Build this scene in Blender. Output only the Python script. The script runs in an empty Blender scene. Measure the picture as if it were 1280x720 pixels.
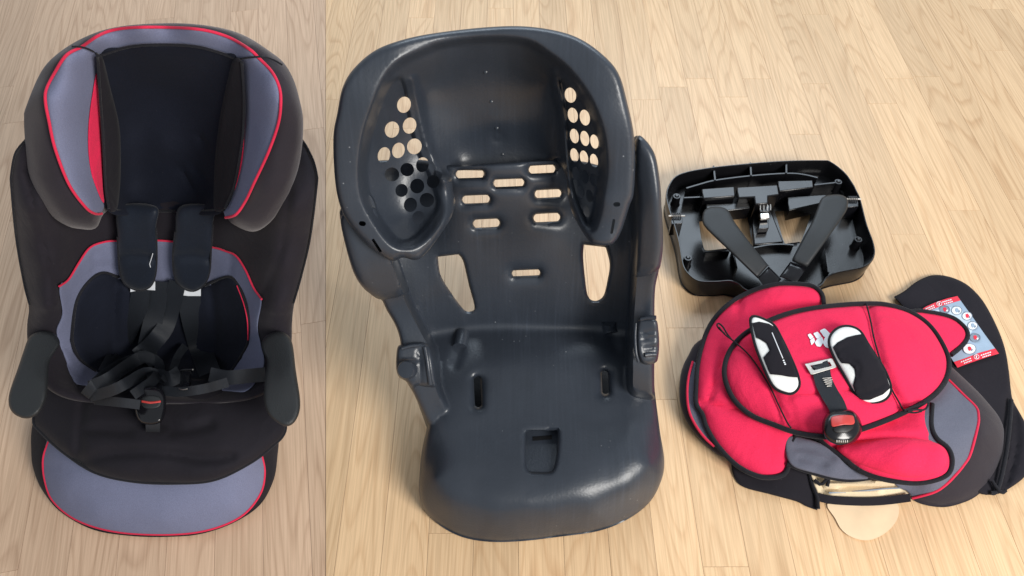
import bpy, bmesh, math, random
import numpy as np
from mathutils import Vector
from mathutils.geometry import delaunay_2d_cdt

random.seed(7)
SC = bpy.context.scene
COL = SC.collection

# ------------------------------------------------------------------ camera, world, light
H = 1.2                                  # camera height above the floor
TH = math.atan(1.26)                     # how far the camera looks down
FPX = 1000.0
CT, ST = math.cos(TH), math.sin(TH)
cam = bpy.data.cameras.new('camera')
cam.sensor_width = 36.0
cam.lens = 36.0 * FPX / 1280.0
cam.clip_start = 0.02
cam.clip_end = 60
cam_o = bpy.data.objects.new('camera', cam)
COL.objects.link(cam_o)
cam_o.location = (0, 0, H)
cam_o.rotation_euler = (math.pi / 2 - TH, 0, 0)
SC.camera = cam_o

world = bpy.data.worlds.new('World')
SC.world = world
world.use_nodes = True
bg = world.node_tree.nodes['Background']
bg.inputs[0].default_value = (0.86, 0.93, 1.0, 1)
bg.inputs[1].default_value = 0.46


def area(name, loc, target, size, size_y, power, col):
    l = bpy.data.lights.new(name, 'AREA')
    l.shape = 'RECTANGLE'
    l.size, l.size_y, l.energy, l.color = size, size_y, power, col
    o = bpy.data.objects.new(name, l)
    COL.objects.link(o)
    o.location = loc
    o.rotation_euler = (Vector(target) - Vector(loc)).to_track_quat('-Z', 'Y').to_euler()
    return o


area('window_light', (1.9, -1.2, 2.0), (0.1, 0.75, 0.1), 1.3, 1.2, 130, (1.0, 0.97, 0.92))
area('far_window_light', (0.5, 3.3, 2.2), (-0.1, 0.8, 0.2), 2.8, 1.4, 62, (0.76, 0.88, 1.0))

SC.view_settings.view_transform = 'Standard'
SC.view_settings.look = 'None'
SC.view_settings.exposure = 0.0
SC.view_settings.gamma = 1.0
SC.view_settings.use_curve_mapping = False


# ------------------------------------------------------------------ materials
def mat(name):
    m = bpy.data.materials.new(name)
    m.use_nodes = True
    nt = m.node_tree
    return m, nt, nt.nodes, nt.links, nt.nodes['Principled BSDF']


def nd(ns, typ, **kw):
    n = ns.new(typ)
    for k, v in kw.items():
        if k in n.inputs:
            n.inputs[k].default_value = v
        else:
            setattr(n, k, v)
    return n


def ramp(ns, stops):
    r = ns.new('ShaderNodeValToRGB')
    e = r.color_ramp.elements
    while len(e) < len(stops):
        e.new(0.5)
    for el, (p, c) in zip(e, stops):
        el.position = p
        el.color = (*c, 1) if len(c) == 3 else c
    return r


def mul(c, k):
    return tuple(min(1, x * k) for x in c)


def fabric(name, col, weave=900, sheen=0.15, rough=0.85, mottling=0.12, bump=0.25, wrinkle=0.25, sheen_tint=(1, 1, 1)):
    m, nt, ns, ls, p = mat(name)
    tc = ns.new('ShaderNodeTexCoord')
    n1 = nd(ns, 'ShaderNodeTexNoise', Scale=9.0, Detail=4.0)
    ls.new(tc.outputs['Object'], n1.inputs['Vector'])
    r = ramp(ns, [(0.3, mul(col, 1 - mottling)), (0.7, mul(col, 1 + mottling))])
    ls.new(n1.outputs['Fac'], r.inputs['Fac'])
    fz = nd(ns, 'ShaderNodeTexNoise', Scale=weave, Detail=2.0)
    ls.new(tc.outputs['Object'], fz.inputs['Vector'])
    mx = nd(ns, 'ShaderNodeMixRGB', blend_type='MULTIPLY')
    mx.inputs[0].default_value = 0.28
    r2 = ramp(ns, [(0.3, (0.55, 0.55, 0.55)), (0.7, (1.25, 1.25, 1.25))])
    ls.new(fz.outputs['Fac'], r2.inputs['Fac'])
    ls.new(r.outputs[0], mx.inputs[1])
    ls.new(r2.outputs[0], mx.inputs[2])
    # lint specks
    vo = nd(ns, 'ShaderNodeTexVoronoi', Scale=95.0)
    ls.new(tc.outputs['Object'], vo.inputs['Vector'])
    sp = ramp(ns, [(0.0, (0.55, 0.55, 0.55)), (0.045, (0, 0, 0))])
    ls.new(vo.outputs['Distance'], sp.inputs['Fac'])
    gate = nd(ns, 'ShaderNodeTexNoise', Scale=14.0)
    ls.new(tc.outputs['Object'], gate.inputs['Vector'])
    gr = ramp(ns, [(0.56, (0, 0, 0)), (0.66, (1, 1, 1))])
    ls.new(gate.outputs['Fac'], gr.inputs['Fac'])
    gm = nd(ns, 'ShaderNodeMath', operation='MULTIPLY')
    ls.new(sp.outputs[0], gm.inputs[0])
    ls.new(gr.outputs[0], gm.inputs[1])
    ml = nd(ns, 'ShaderNodeMixRGB', blend_type='MIX')
    ls.new(gm.outputs[0], ml.inputs[0])
    ls.new(mx.outputs[0], ml.inputs[1])
    ml.inputs[2].default_value = (0.45, 0.45, 0.47, 1)
    ls.new(ml.outputs[0], p.inputs['Base Color'])
    p.inputs['Roughness'].default_value = rough
    p.inputs['Specular IOR Level'].default_value = 0.15
    p.inputs['Sheen Weight'].default_value = sheen
    p.inputs['Sheen Roughness'].default_value = 0.45
    p.inputs['Sheen Tint'].default_value = (*sheen_tint, 1)
    b1 = nd(ns, 'ShaderNodeBump', Strength=bump, Distance=0.001)
    ls.new(fz.outputs['Fac'], b1.inputs['Height'])
    n3 = nd(ns, 'ShaderNodeTexNoise', Scale=16.0, Detail=3.0, Distortion=0.6)
    ls.new(tc.outputs['Object'], n3.inputs['Vector'])
    b2 = nd(ns, 'ShaderNodeBump', Strength=wrinkle, Distance=0.012)
    ls.new(n3.outputs['Fac'], b2.inputs['Height'])
    ls.new(b1.outputs[0], b2.inputs['Normal'])
    ls.new(b2.outputs[0], p.inputs['Normal'])
    return m


def plastic(name, col, rough=0.38, grain=420, bump=0.12, specks=0.0, spec=0.5, scratch=False):
    m, nt, ns, ls, p = mat(name)
    tc = ns.new('ShaderNodeTexCoord')
    n1 = nd(ns, 'ShaderNodeTexNoise', Scale=7.0, Detail=6.0, Roughness=0.6)
    ls.new(tc.outputs['Object'], n1.inputs['Vector'])
    r = ramp(ns, [(0.3, mul(col, 0.85)), (0.7, mul(col, 1.18))])
    ls.new(n1.outputs['Fac'], r.inputs['Fac'])
    last = r.outputs[0]
    if scratch:
        mp = nd(ns, 'ShaderNodeVectorMath', operation='MULTIPLY')
        mp.inputs[1].default_value = (260.0, 9.0, 9.0)
        ls.new(tc.outputs['Object'], mp.inputs[0])
        st = nd(ns, 'ShaderNodeTexNoise', Scale=1.0, Detail=3.0)
        ls.new(mp.outputs[0], st.inputs['Vector'])
        gt = nd(ns, 'ShaderNodeTexNoise', Scale=6.0, Detail=3.0)
        ls.new(tc.outputs['Object'], gt.inputs['Vector'])
        sr = ramp(ns, [(0.35, (0.86, 0.86, 0.86)), (0.60, (1.0, 1.0, 1.0)), (0.74, (1.22, 1.22, 1.24))])
        ls.new(st.outputs['Fac'], sr.inputs['Fac'])
        gr0 = ramp(ns, [(0.42, (0.1, 0.1, 0.1)), (0.62, (1, 1, 1))])
        ls.new(gt.outputs['Fac'], gr0.inputs['Fac'])
        ms = nd(ns, 'ShaderNodeMixRGB', blend_type='MULTIPLY')
        ls.new(gr0.outputs[0], ms.inputs[0])
        ls.new(last, ms.inputs[1])
        ls.new(sr.outputs[0], ms.inputs[2])
        last = ms.outputs[0]
    if specks > 0:
        vo = nd(ns, 'ShaderNodeTexVoronoi', Scale=60.0)
        ls.new(tc.outputs['Object'], vo.inputs['Vector'])
        sp = ramp(ns, [(0.0, (1, 1, 1)), (0.05, (0.6, 0.6, 0.6)), (0.075, (0, 0, 0))])
        ls.new(vo.outputs['Distance'], sp.inputs['Fac'])
        g = nd(ns, 'ShaderNodeTexNoise', Scale=9.0, Detail=5.0)
        ls.new(tc.outputs['Object'], g.inputs['Vector'])
        gr = ramp(ns, [(0.50, (0, 0, 0)), (0.66, (specks, specks, specks))])
        ls.new(g.outputs['Fac'], gr.inputs['Fac'])
        mm = nd(ns, 'ShaderNodeMath', operation='MULTIPLY')
        ls.new(sp.outputs[0], mm.inputs[0])
        ls.new(gr.outputs[0], mm.inputs[1])
        ml = nd(ns, 'ShaderNodeMixRGB')
        ls.new(mm.outputs[0], ml.inputs[0])
        ls.new(last, ml.inputs[1])
        ml.inputs[2].default_value = (0.5, 0.52, 0.55, 1)
        last = ml.outputs[0]
    ls.new(last, p.inputs['Base Color'])
    rr = nd(ns, 'ShaderNodeMapRange')
    ls.new(n1.outputs['Fac'], rr.inputs['Value'])
    rr.inputs['To Min'].default_value = rough - 0.09
    rr.inputs['To Max'].default_value = rough + 0.11
    ls.new(rr.outputs[0], p.inputs['Roughness'])
    p.inputs['Specular IOR Level'].default_value = spec
    n2 = nd(ns, 'ShaderNodeTexNoise', Scale=grain, Detail=2.0)
    ls.new(tc.outputs['Object'], n2.inputs['Vector'])
    b1 = nd(ns, 'ShaderNodeBump', Strength=bump, Distance=0.001)
    ls.new(n2.outputs['Fac'], b1.inputs['Height'])
    n3 = nd(ns, 'ShaderNodeTexNoise', Scale=22.0, Detail=2.0)
    ls.new(tc.outputs['Object'], n3.inputs['Vector'])
    b2 = nd(ns, 'ShaderNodeBump', Strength=0.06, Distance=0.004)
    ls.new(n3.outputs['Fac'], b2.inputs['Height'])
    ls.new(b1.outputs[0], b2.inputs['Normal'])
    ls.new(b2.outputs[0], p.inputs['Normal'])
    return m


def simple(name, col, rough=0.5, metal=0.0, noise=0.1):
    m, nt, ns, ls, p = mat(name)
    tc = ns.new('ShaderNodeTexCoord')
    n1 = nd(ns, 'ShaderNodeTexNoise', Scale=60.0, Detail=4.0)
    ls.new(tc.outputs['Object'], n1.inputs['Vector'])
    r = ramp(ns, [(0.3, mul(col, 1 - noise)), (0.7, mul(col, 1 + noise))])
    ls.new(n1.outputs['Fac'], r.inputs['Fac'])
    ls.new(r.outputs[0], p.inputs['Base Color'])
    p.inputs['Roughness'].default_value = rough
    p.inputs['Metallic'].default_value = metal
    return m


def webbing(name, col):
    """woven strap: fine ribs running along the image of the strap"""
    m, nt, ns, ls, p = mat(name)
    tc = ns.new('ShaderNodeTexCoord')
    w = nd(ns, 'ShaderNodeTexWave', Scale=75.0, Distortion=1.0)
    w.bands_direction = 'X'
    ls.new(tc.outputs['UV'], w.inputs['Vector'])
    r = ramp(ns, [(0.0, mul(col, 0.6)), (1.0, mul(col, 1.5))])
    ls.new(w.outputs['Fac'], r.inputs['Fac'])
    ls.new(r.outputs[0], p.inputs['Base Color'])
    p.inputs['Roughness'].default_value = 0.6
    b = nd(ns, 'ShaderNodeBump', Strength=0.5, Distance=0.001)
    ls.new(w.outputs['Fac'], b.inputs['Height'])
    ls.new(b.outputs[0], p.inputs['Normal'])
    return m


def wood(name, light, mid, dark, yaw):
    m, nt, ns, ls, p = mat(name)
    geo = ns.new('ShaderNodeNewGeometry')
    oi = ns.new('ShaderNodeObjectInfo')
    rot = nd(ns, 'ShaderNodeVectorRotate', rotation_type='Z_AXIS')
    rot.inputs['Angle'].default_value = yaw
    ls.new(geo.outputs['Position'], rot.inputs['Vector'])
    cmb = ns.new('ShaderNodeCombineXYZ')
    k = nd(ns, 'ShaderNodeMath', operation='MULTIPLY')
    k.inputs[1].default_value = 57.0
    ls.new(oi.outputs['Random'], k.inputs[0])
    ls.new(k.outputs[0], cmb.inputs[2])
    ls.new(k.outputs[0], cmb.inputs[0])
    add = nd(ns, 'ShaderNodeVectorMath', operation='ADD')
    ls.new(rot.outputs[0], add.inputs[0])
    ls.new(cmb.outputs[0], add.inputs[1])
    # growth rings: contour lines of a noise stretched along the board
    s1 = nd(ns, 'ShaderNodeVectorMath', operation='MULTIPLY')
    s1.inputs[1].default_value = (10.0, 0.9, 1.0)
    ls.new(add.outputs[0], s1.inputs[0])
    n1 = nd(ns, 'ShaderNodeTexNoise', Scale=1.0, Detail=1.6, Roughness=0.35, Distortion=0.0)
    ls.new(s1.outputs[0], n1.inputs['Vector'])
    m1 = nd(ns, 'ShaderNodeMath', operation='MULTIPLY')
    m1.inputs[1].default_value = 26.0
    ls.new(n1.outputs['Fac'], m1.inputs[0])
    fr = nd(ns, 'ShaderNodeMath', operation='FRACT')
    ls.new(m1.outputs[0], fr.inputs[0])
    ring = ramp(ns, [(0.0, (0.1, 0.1, 0.1)), (0.55, (0.06, 0.06, 0.06)), (0.86, (1, 1, 1)), (1.0, (0.1, 0.1, 0.1))])
    ls.new(fr.outputs[0], ring.inputs['Fac'])
    # patchiness so the rings come and go
    s3 = nd(ns, 'ShaderNodeVectorMath', operation='MULTIPLY')
    s3.inputs[1].default_value = (14.0, 1.6, 1.0)
    ls.new(add.outputs[0], s3.inputs[0])
    n3 = nd(ns, 'ShaderNodeTexNoise', Scale=1.0, Detail=3.0)
    ls.new(s3.outputs[0], n3.inputs['Vector'])
    pat = ramp(ns, [(0.34, (0.42, 0.42, 0.42)), (0.66, (0.9, 0.9, 0.9))])
    ls.new(n3.outputs['Fac'], pat.inputs['Fac'])
    rm = nd(ns, 'ShaderNodeMath', operation='MULTIPLY')
    ls.new(ring.outputs[0], rm.inputs[0])
    ls.new(pat.outputs[0], rm.inputs[1])
    # pores: short dark dashes along the grain
    s2 = nd(ns, 'ShaderNodeVectorMath', operation='MULTIPLY')
    s2.inputs[1].default_value = (330.0, 6.0, 1.0)
    ls.new(add.outputs[0], s2.inputs[0])
    n2 = nd(ns, 'ShaderNodeTexNoise', Scale=1.0, Detail=3.0, Roughness=0.65)
    ls.new(s2.outputs[0], n2.inputs['Vector'])
    por = ramp(ns, [(0.36, (0.0, 0.0, 0.0)), (0.62, (1, 1, 1))])
    ls.new(n2.outputs['Fac'], por.inputs['Fac'])
    base = nd(ns, 'ShaderNodeMixRGB')
    base.inputs[1].default_value = (*light, 1)
    base.inputs[2].default_value = (*mid, 1)
    ls.new(n3.outputs['Fac'], base.inputs[0])
    c1 = nd(ns, 'ShaderNodeMixRGB')
    f1 = nd(ns, 'ShaderNodeMath', operation='MULTIPLY')
    f1.inputs[1].default_value = 0.52
    ls.new(rm.outputs[0], f1.inputs[0])
    ls.new(f1.outputs[0], c1.inputs[0])
    ls.new(base.outputs[0], c1.inputs[1])
    c1.inputs[2].default_value = (*dark, 1)
    c2 = nd(ns, 'ShaderNodeMixRGB', blend_type='MULTIPLY')
    c2.inputs[0].default_value = 0.34
    pr = ramp(ns, [(0.0, (0.55, 0.5, 0.45)), (1.0, (1.08, 1.08, 1.08))])
    ls.new(por.outputs[0], pr.inputs['Fac'])
    ls.new(c1.outputs[0], c2.inputs[1])
    ls.new(pr.outputs[0], c2.inputs[2])
    # board to board tone
    hv = nd(ns, 'ShaderNodeHueSaturation')
    mr = nd(ns, 'ShaderNodeMapRange')
    ls.new(oi.outputs['Random'], mr.inputs['Value'])
    mr.inputs['To Min'].default_value = 0.89
    mr.inputs['To Max'].default_value = 1.07
    ls.new(mr.outputs[0], hv.inputs['Value'])
    ls.new(c2.outputs[0], hv.inputs['Color'])
    ls.new(hv.outputs[0], p.inputs['Base Color'])
    p.inputs['Roughness'].default_value = 0.36
    p.inputs['Specular IOR Level'].default_value = 0.45
    b = nd(ns, 'ShaderNodeBump', Strength=0.12, Distance=0.0006)
    ls.new(n2.outputs['Fac'], b.inputs['Height'])
    ls.new(b.outputs[0], p.inputs['Normal'])
    return m


M = {
    'black_fabric': fabric('black_fabric', (0.0145, 0.0130, 0.0175), sheen=0.04, wrinkle=0.3),
    'brown_lit_black': fabric('brown_lit_black_fabric', (0.024, 0.020, 0.026), sheen=0.22, sheen_tint=(1, .93, .92), wrinkle=0.12),  # brown tint and warm sheen paint window light onto the black cloth
    'body_black': fabric('charcoal_black_fabric', (0.0165, 0.0140, 0.0190), sheen=0.10, wrinkle=0.3, sheen_tint=(1, .95, .95)),
    'mesh_black': fabric('black_mesh_fabric', (0.009, 0.011, 0.020), weave=500, sheen=0.02, wrinkle=0.22),
    'grey_fabric': fabric('grey_blue_fabric', (0.160, 0.172, 0.262), weave=700, sheen=0.05, wrinkle=0.12, mottling=0.06),
    'pad_black': fabric('sheened_pad_fabric', (0.012, 0.016, 0.026), weave=500, sheen=0.1, rough=0.5, wrinkle=0.2),
    'grey_fabric2': fabric('slate_grey_fabric', (0.120, 0.125, 0.165), weave=700, sheen=0.05, wrinkle=0.35, mottling=0.06),
    'red_fabric': fabric('crimson_fabric', (0.78, 0.026, 0.090), weave=600, sheen=0.10, wrinkle=0.42, bump=0.5, mottling=0.05, sheen_tint=(1, .5, .6)),
    'red_piping': fabric('red_piping_fabric', (0.62, 0.025, 0.07), sheen=0.1, wrinkle=0),
    'binding': fabric('black_binding_tape', (0.014, 0.014, 0.018), weave=500, sheen=0.1, bump=0.8, wrinkle=0.5),
    'cream_fabric': fabric('cream_lining', (0.78, 0.64, 0.44), sheen=0.1, wrinkle=0.4),
    'pale_lining': simple('pale_lining', (0.79, 0.60, 0.395), 0.85, 0, 0.03),
    'white_fabric': fabric('white_fabric', (0.80, 0.80, 0.78), wrinkle=0.2, mottling=0.03),
    'shell': plastic('slate_shell_plastic', (0.029, 0.0355, 0.048), rough=0.34, specks=0.45, bump=0.22, grain=260, spec=0.5, scratch=True),
    'black_plastic': plastic('black_tray_plastic', (0.004, 0.004, 0.005), rough=0.24, bump=0.05, specks=0.12),
    'arm_plastic': plastic('textured_black_plastic', (0.016, 0.018, 0.020), rough=0.52, grain=700, bump=0.5),
    'gloss_black': plastic('gloss_black_plastic', (0.006, 0.006, 0.008), rough=0.2, bump=0.02),
    'strap': webbing('black_webbing', (0.013, 0.016, 0.022)),
    'metal': simple('brushed_metal', (0.66, 0.64, 0.62), 0.32, 1.0),
    'matte_metal': simple('zinc_metal', (0.55, 0.52, 0.48), 0.5, 0.6),
    'dark_metal': simple('blackened_steel', (0.12, 0.12, 0.125), 0.4, 0.8),
    'white': simple('white_tag', (0.78, 0.80, 0.84), 0.6, 0, 0.04),
    'red_button': simple('red_button_plastic', (0.50, 0.05, 0.045), 0.35),
    'label_red': simple('label_red_print', (0.72, 0.03, 0.06), 0.4),
    'label_blue': simple('label_blue_print', (0.30, 0.40, 0.52), 0.4, 0, 0.06),
    'label_pale': simple('label_pale_print', (0.50, 0.60, 0.68), 0.4),
    'label_ink': simple('label_grey_print', (0.20, 0.25, 0.32), 0.4),
    'dark': simple('recess_shade_black', (0.004, 0.004, 0.005), 0.5),  # near-black that stands in for shade inside the slit and button recess
}


# ------------------------------------------------------------------ geometry helpers
def raydir(px, py):
    a = (np.asarray(px, float) - 640.0) / FPX
    b = (np.asarray(py, float) - 360.0) / FPX
    return a, CT - b * ST, -ST - b * CT


def at(px, py, d):
    x, y, z = raydir(px, py)
    d = np.asarray(d, float)
    return np.stack([x * d, y * d, H + z * d], -1)


def d_h(px, py, h):
    return (h - H) / raydir(px, py)[2]


def d_y(px, py, y):
    return y / raydir(px, py)[1]


def on_floor(px, py, h=0.0):
    return at(px, py, d_h(px, py, h))


class Field:
    """smooth depth surface through control points (px, py, kind, value)"""

    def __init__(self, ctrl, mods=()):
        P = np.array([(c[0], c[1]) for c in ctrl], float) / 100.0
        D = []
        for c in ctrl:
            if c[2] == 'h':
                D.append(d_h(c[0], c[1], c[3]))
            elif c[2] == 'y':
                D.append(d_y(c[0], c[1], c[3]))
            else:
                D.append(c[3])
        W = 1.0 / np.array(D, float)
        n = len(P)
        r = np.linalg.norm(P[:, None] - P[None], axis=-1)
        K = self.U(r) + np.eye(n) * 0.003
        A = np.zeros((n + 3, n + 3))
        A[:n, :n] = K
        A[:n, n] = 1
        A[:n, n + 1:] = P
        A[n:, :n] = A[:n, n:].T
        b = np.zeros(n + 3)
        b[:n] = W
        self.P, self.c, self.mods = P, np.linalg.solve(A, b), list(mods)

    @staticmethod
    def U(r):
        return np.where(r > 1e-9, r * r * np.log(np.maximum(r, 1e-9)), 0.0)

    def __call__(self, px, py):
        px = np.atleast_1d(np.asarray(px, float))
        py = np.atleast_1d(np.asarray(py, float))
        Q = np.stack([px, py], -1) / 100.0
        r = np.linalg.norm(Q[:, None] - self.P[None], axis=-1)
        n = len(self.P)
        w = self.U(r) @ self.c[:n] + self.c[n] + Q @ self.c[n + 1:]
        d = 1.0 / np.maximum(w, 0.05)
        for m in self.mods:
            d = d + m(px, py)
        return d

    def with_mods(self, *mods):
        f = Field.__new__(Field)
        f.P, f.c, f.mods = self.P, self.c, self.mods + list(mods)
        return f


def spline(pts, closed=True, step=4.0):
    p = np.array(pts, float)
    n = len(p)
    out = []
    rng = range(n) if closed else range(n - 1)
    for i in rng:
        if closed:
            a, b, c, d = p[(i - 1) % n], p[i], p[(i + 1) % n], p[(i + 2) % n]
        else:
            a, b, c, d = p[max(i - 1, 0)], p[i], p[i + 1], p[min(i + 2, n - 1)]
        if np.linalg.norm((c - b)[:2]) < 1e-6:
            continue
        for t in np.linspace(0, 1, 14, endpoint=False):
            out.append(0.5 * ((2 * b) + (-a + c) * t + (2 * a - 5 * b + 4 * c - d) * t * t + (-a + 3 * b - 3 * c + d) * t ** 3))
    out.append(p[0] if closed else p[-1])
    out = np.array(out)
    L = np.concatenate([[0], np.cumsum(np.linalg.norm(np.diff(out[:, :2], axis=0), axis=1))])
    keep = np.concatenate([[True], np.diff(L) > 1e-9])
    out, L = out[keep], L[keep]
    m = max(4, int(round(L[-1] / step)))
    s = np.linspace(0, L[-1], m + (0 if closed else 1), endpoint=not closed)
    return np.stack([np.interp(s, L, out[:, j]) for j in range(out.shape[1])], -1)


def dist_poly(px, py, poly, closed=True):
    a = poly[:, :2]
    b = np.roll(a, -1, axis=0) if closed else a[1:]
    a = a if closed else a[:-1]
    Q = np.stack([px, py], -1)
    best = np.full(len(Q), 1e9)
    for k in range(0, len(a), 64):
        A, B = a[k:k + 64], b[k:k + 64]
        ab = B - A
        t = np.clip(((Q[:, None] - A[None]) * ab[None]).sum(-1) / np.maximum((ab * ab).sum(-1), 1e-9), 0, 1)
        c = A[None] + t[..., None] * ab[None]
        best = np.minimum(best, np.linalg.norm(Q[:, None] - c, axis=-1).min(1))
    return best


def inside(px, py, poly):
    r = np.zeros(len(px), bool)
    n = len(poly)
    j = n - 1
    for i in range(n):
        xi, yi = poly[i][:2]
        xj, yj = poly[j][:2]
        if yi != yj:
            c = ((yi > py) != (yj > py)) & (px < (xj - xi) * (py - yi) / (yj - yi) + xi)
            r ^= c
        j = i
    return r


def groove(paths, sigma, amp, closed=False):
    """crease (amp > 0) or raised ridge (amp < 0) along polylines"""
    P = [spline(p, closed, 6) for p in paths]

    def f(px, py):
        s = np.zeros(len(px))
        for q in P:
            d = dist_poly(px, py, q, closed)
            s = np.maximum(s, np.exp(-(d / sigma) ** 2))
        return amp * s
    return f


def dimple(pts, sigma, amp):
    def f(px, py):
        s = np.zeros(len(px))
        for (x, y) in pts:
            s = np.maximum(s, np.exp(-((px - x) ** 2 + (py - y) ** 2) / sigma ** 2))
        return amp * s
    return f


def wobble(scale, amp, seed=0):
    rs = np.random.RandomState(seed)
    w = [(rs.uniform(-1, 1), rs.uniform(-1, 1), rs.uniform(0, 6.3)) for _ in range(7)]

    def f(px, py):
        s = np.zeros(len(px))
        for a, b, c in w:
            s = s + np.sin((px * a + py * b) / scale * 3.0 + c)
        return amp * s / 3.0
    return f


ROOTLOC = {}


def link_mesh(name, verts, faces, m, parent=None, smooth=True, angle=48, uvs=None, origin=None):
    me = bpy.data.meshes.new(name)
    V = np.asarray(verts, float)
    if parent is not None:
        base = ROOTLOC.get(parent.name, np.zeros(3))
    elif origin is not None:
        base = np.asarray(origin, float)
    else:
        base = np.zeros(3)
    me.from_pydata((V - base).tolist(), [], faces)
    if uvs is not None:
        ul = me.uv_layers.new(name='UVMap')
        for l in me.loops:
            ul.data[l.index].uv = uvs[l.vertex_index]
    me.validate()
    bm = bmesh.new()
    bm.from_mesh(me)
    bmesh.ops.recalc_face_normals(bm, faces=bm.faces)
    bm.to_mesh(me)
    bm.free()
    if smooth:
        me.polygons.foreach_set('use_smooth', [True] * len(me.polygons))
        me.set_sharp_from_angle(angle=math.radians(angle))
    me.materials.append(m)
    o = bpy.data.objects.new(name, me)
    COL.objects.link(o)
    if parent is not None:
        o.parent = parent
        ROOTLOC[o.name] = base
    else:
        o.location = base
        ROOTLOC[o.name] = base
    return o


def relief(name, outline, field, m, parent=None, step=5.0, edge=10.0, drop=0.01, thick=0.02, holes=(), off=0.0,
           closed_spline=True, mods=(), hole_mods=True, origin=None, floor_min=0.002, hole_edge=0, hole_drop=0, skirt=None, angle=48, along=()):
    """closed solid: a front sheet following a depth field inside an outline, rolled edges, and a back sheet"""
    O = spline(outline, True, step) if closed_spline else np.array(outline, float)
    Hs = [spline(h, True, max(2.0, step * 0.6)) if len(h) > 2 else h for h in holes]
    pts, edges = [], []

    def add_loop(L):
        s = len(pts)
        for p in L:
            pts.append((float(p[0]), float(p[1])))
        n = len(L)
        for i in range(n):
            edges.append((s + i, s + (i + 1) % n))
    add_loop(O)
    for h in Hs:
        add_loop(h)
    extra = []
    if edge > 0 and drop > 0:
        t = np.roll(O, -1, 0) - np.roll(O, 1, 0)
        t = t / np.maximum(np.linalg.norm(t, axis=1, keepdims=True), 1e-9)
        nrm = np.stack([-t[:, 1], t[:, 0]], -1)
        area2 = np.sum(O[:, 0] * np.roll(O[:, 1], -1) - np.roll(O[:, 0], -1) * O[:, 1])
        if area2 < 0:
            nrm = -nrm
        for f in (0.06, 0.2, 0.42, 0.7):
            dd = f * edge
            if dd < 0.5:
                continue
            q = O + nrm * dd
            dist = dist_poly(q[:, 0], q[:, 1], O)
            ok = (dist > 0.93 * dd) & inside(q[:, 0], q[:, 1], O)
            extra.append(q[ok])
    x0, y0 = O.min(0)
    x1, y1 = O.max(0)
    gx, gy = np.meshgrid(np.arange(x0, x1 + step, step), np.arange(y0, y1 + step, step * 0.87))
    gx[1::2] += step * 0.5
    g = np.stack([gx.ravel(), gy.ravel()], -1)
    g = g[inside(g[:, 0], g[:, 1], O)]
    dg = dist_poly(g[:, 0], g[:, 1], O)
    g = g[dg > (max(edge * 0.85, step * 0.5) if extra else step * 0.5)]
    # rows of points that follow sharp contours, so their edges stay clean
    for C, offs in along:
        lo, hi = min(offs) - step * 0.5, max(offs) + step * 0.5
        for k in range(len(extra)):
            q = extra[k]
            if len(q):
                sd = dist_poly(q[:, 0], q[:, 1], C) * np.where(inside(q[:, 0], q[:, 1], C), 1, -1)
                extra[k] = q[(sd < lo) | (sd > hi)]
        if len(g):
            sd = dist_poly(g[:, 0], g[:, 1], C) * np.where(inside(g[:, 0], g[:, 1], C), 1, -1)
            g = g[(sd < lo) | (sd > hi)]
        D = spline([tuple(p) for p in C], True, step)
        t = np.roll(D, -1, 0) - np.roll(D, 1, 0)
        t /= np.maximum(np.linalg.norm(t, axis=1, keepdims=True), 1e-9)
        nr = np.stack([-t[:, 1], t[:, 0]], -1)
        if np.sum(D[:, 0] * np.roll(D[:, 1], -1) - np.roll(D[:, 0], -1) * D[:, 1]) < 0:
            nr = -nr
        for o_ in offs:
            q = D + nr * o_
            sd = dist_poly(q[:, 0], q[:, 1], C)
            ok = (np.abs(sd - abs(o_)) < 0.8) & inside(q[:, 0], q[:, 1], O) & (dist_poly(q[:, 0], q[:, 1], O) > step * 0.6)
            extra.append(q[ok])
    extra.append(g)
    E = np.concatenate(extra)
    for h in Hs:
        ok = ~inside(E[:, 0], E[:, 1], h) & (dist_poly(E[:, 0], E[:, 1], h) > step * 0.35)
        E = E[ok]
    pts += [(float(a), float(b)) for a, b in E]
    r = delaunay_2d_cdt([Vector(p) for p in pts], edges, [], 0, 1e-4)
    V = np.array([(v[0], v[1]) for v in r[0]])
    F = np.array([f for f in r[2] if len(f) == 3], int)
    c = V[F].mean(1)
    ok = inside(c[:, 0], c[:, 1], O)
    for h in Hs:
        ok &= ~inside(c[:, 0], c[:, 1], h)
    F = F[ok]
    used = np.unique(F)
    remap = -np.ones(len(V), int)
    remap[used] = np.arange(len(used))
    V, F = V[used], remap[F]
    px, py = V[:, 0], V[:, 1]
    d = field(px, py) + off
    for md in mods:
        d = d + md(px, py)
    if edge > 0:
        u = np.clip(dist_poly(px, py, O) / edge, 0, 1)
        d = d + drop * (1 - np.sqrt(np.maximum(0, 1 - (1 - u) ** 2)))
    if hole_edge > 0:
        for h in Hs:
            u = np.clip(dist_poly(px, py, h) / hole_edge, 0, 1)
            d = d + hole_drop * (1 - np.sqrt(np.maximum(0, 1 - (1 - u) ** 2)))
    dfl = d_h(px, py, floor_min)
    d = np.minimum(d, dfl - 0.0008)
    db = np.minimum(d + thick, dfl)
    A = at(px, py, d)
    B = at(px, py, db)
    n = len(V)
    verts = np.concatenate([A, B])
    faces = [tuple(int(i) for i in f) for f in F] + [tuple(int(i) + n for i in f[::-1]) for f in F]
    cnt = {}
    for f in F:
        for a, b in ((f[0], f[1]), (f[1], f[2]), (f[2], f[0])):
            k = (min(a, b), max(a, b))
            cnt[k] = None if k in cnt else (int(a), int(b))
    be = [v for v in cnt.values() if v is not None]
    for a, b in be:
        faces.append((b, a, a + n, b + n))
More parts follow.
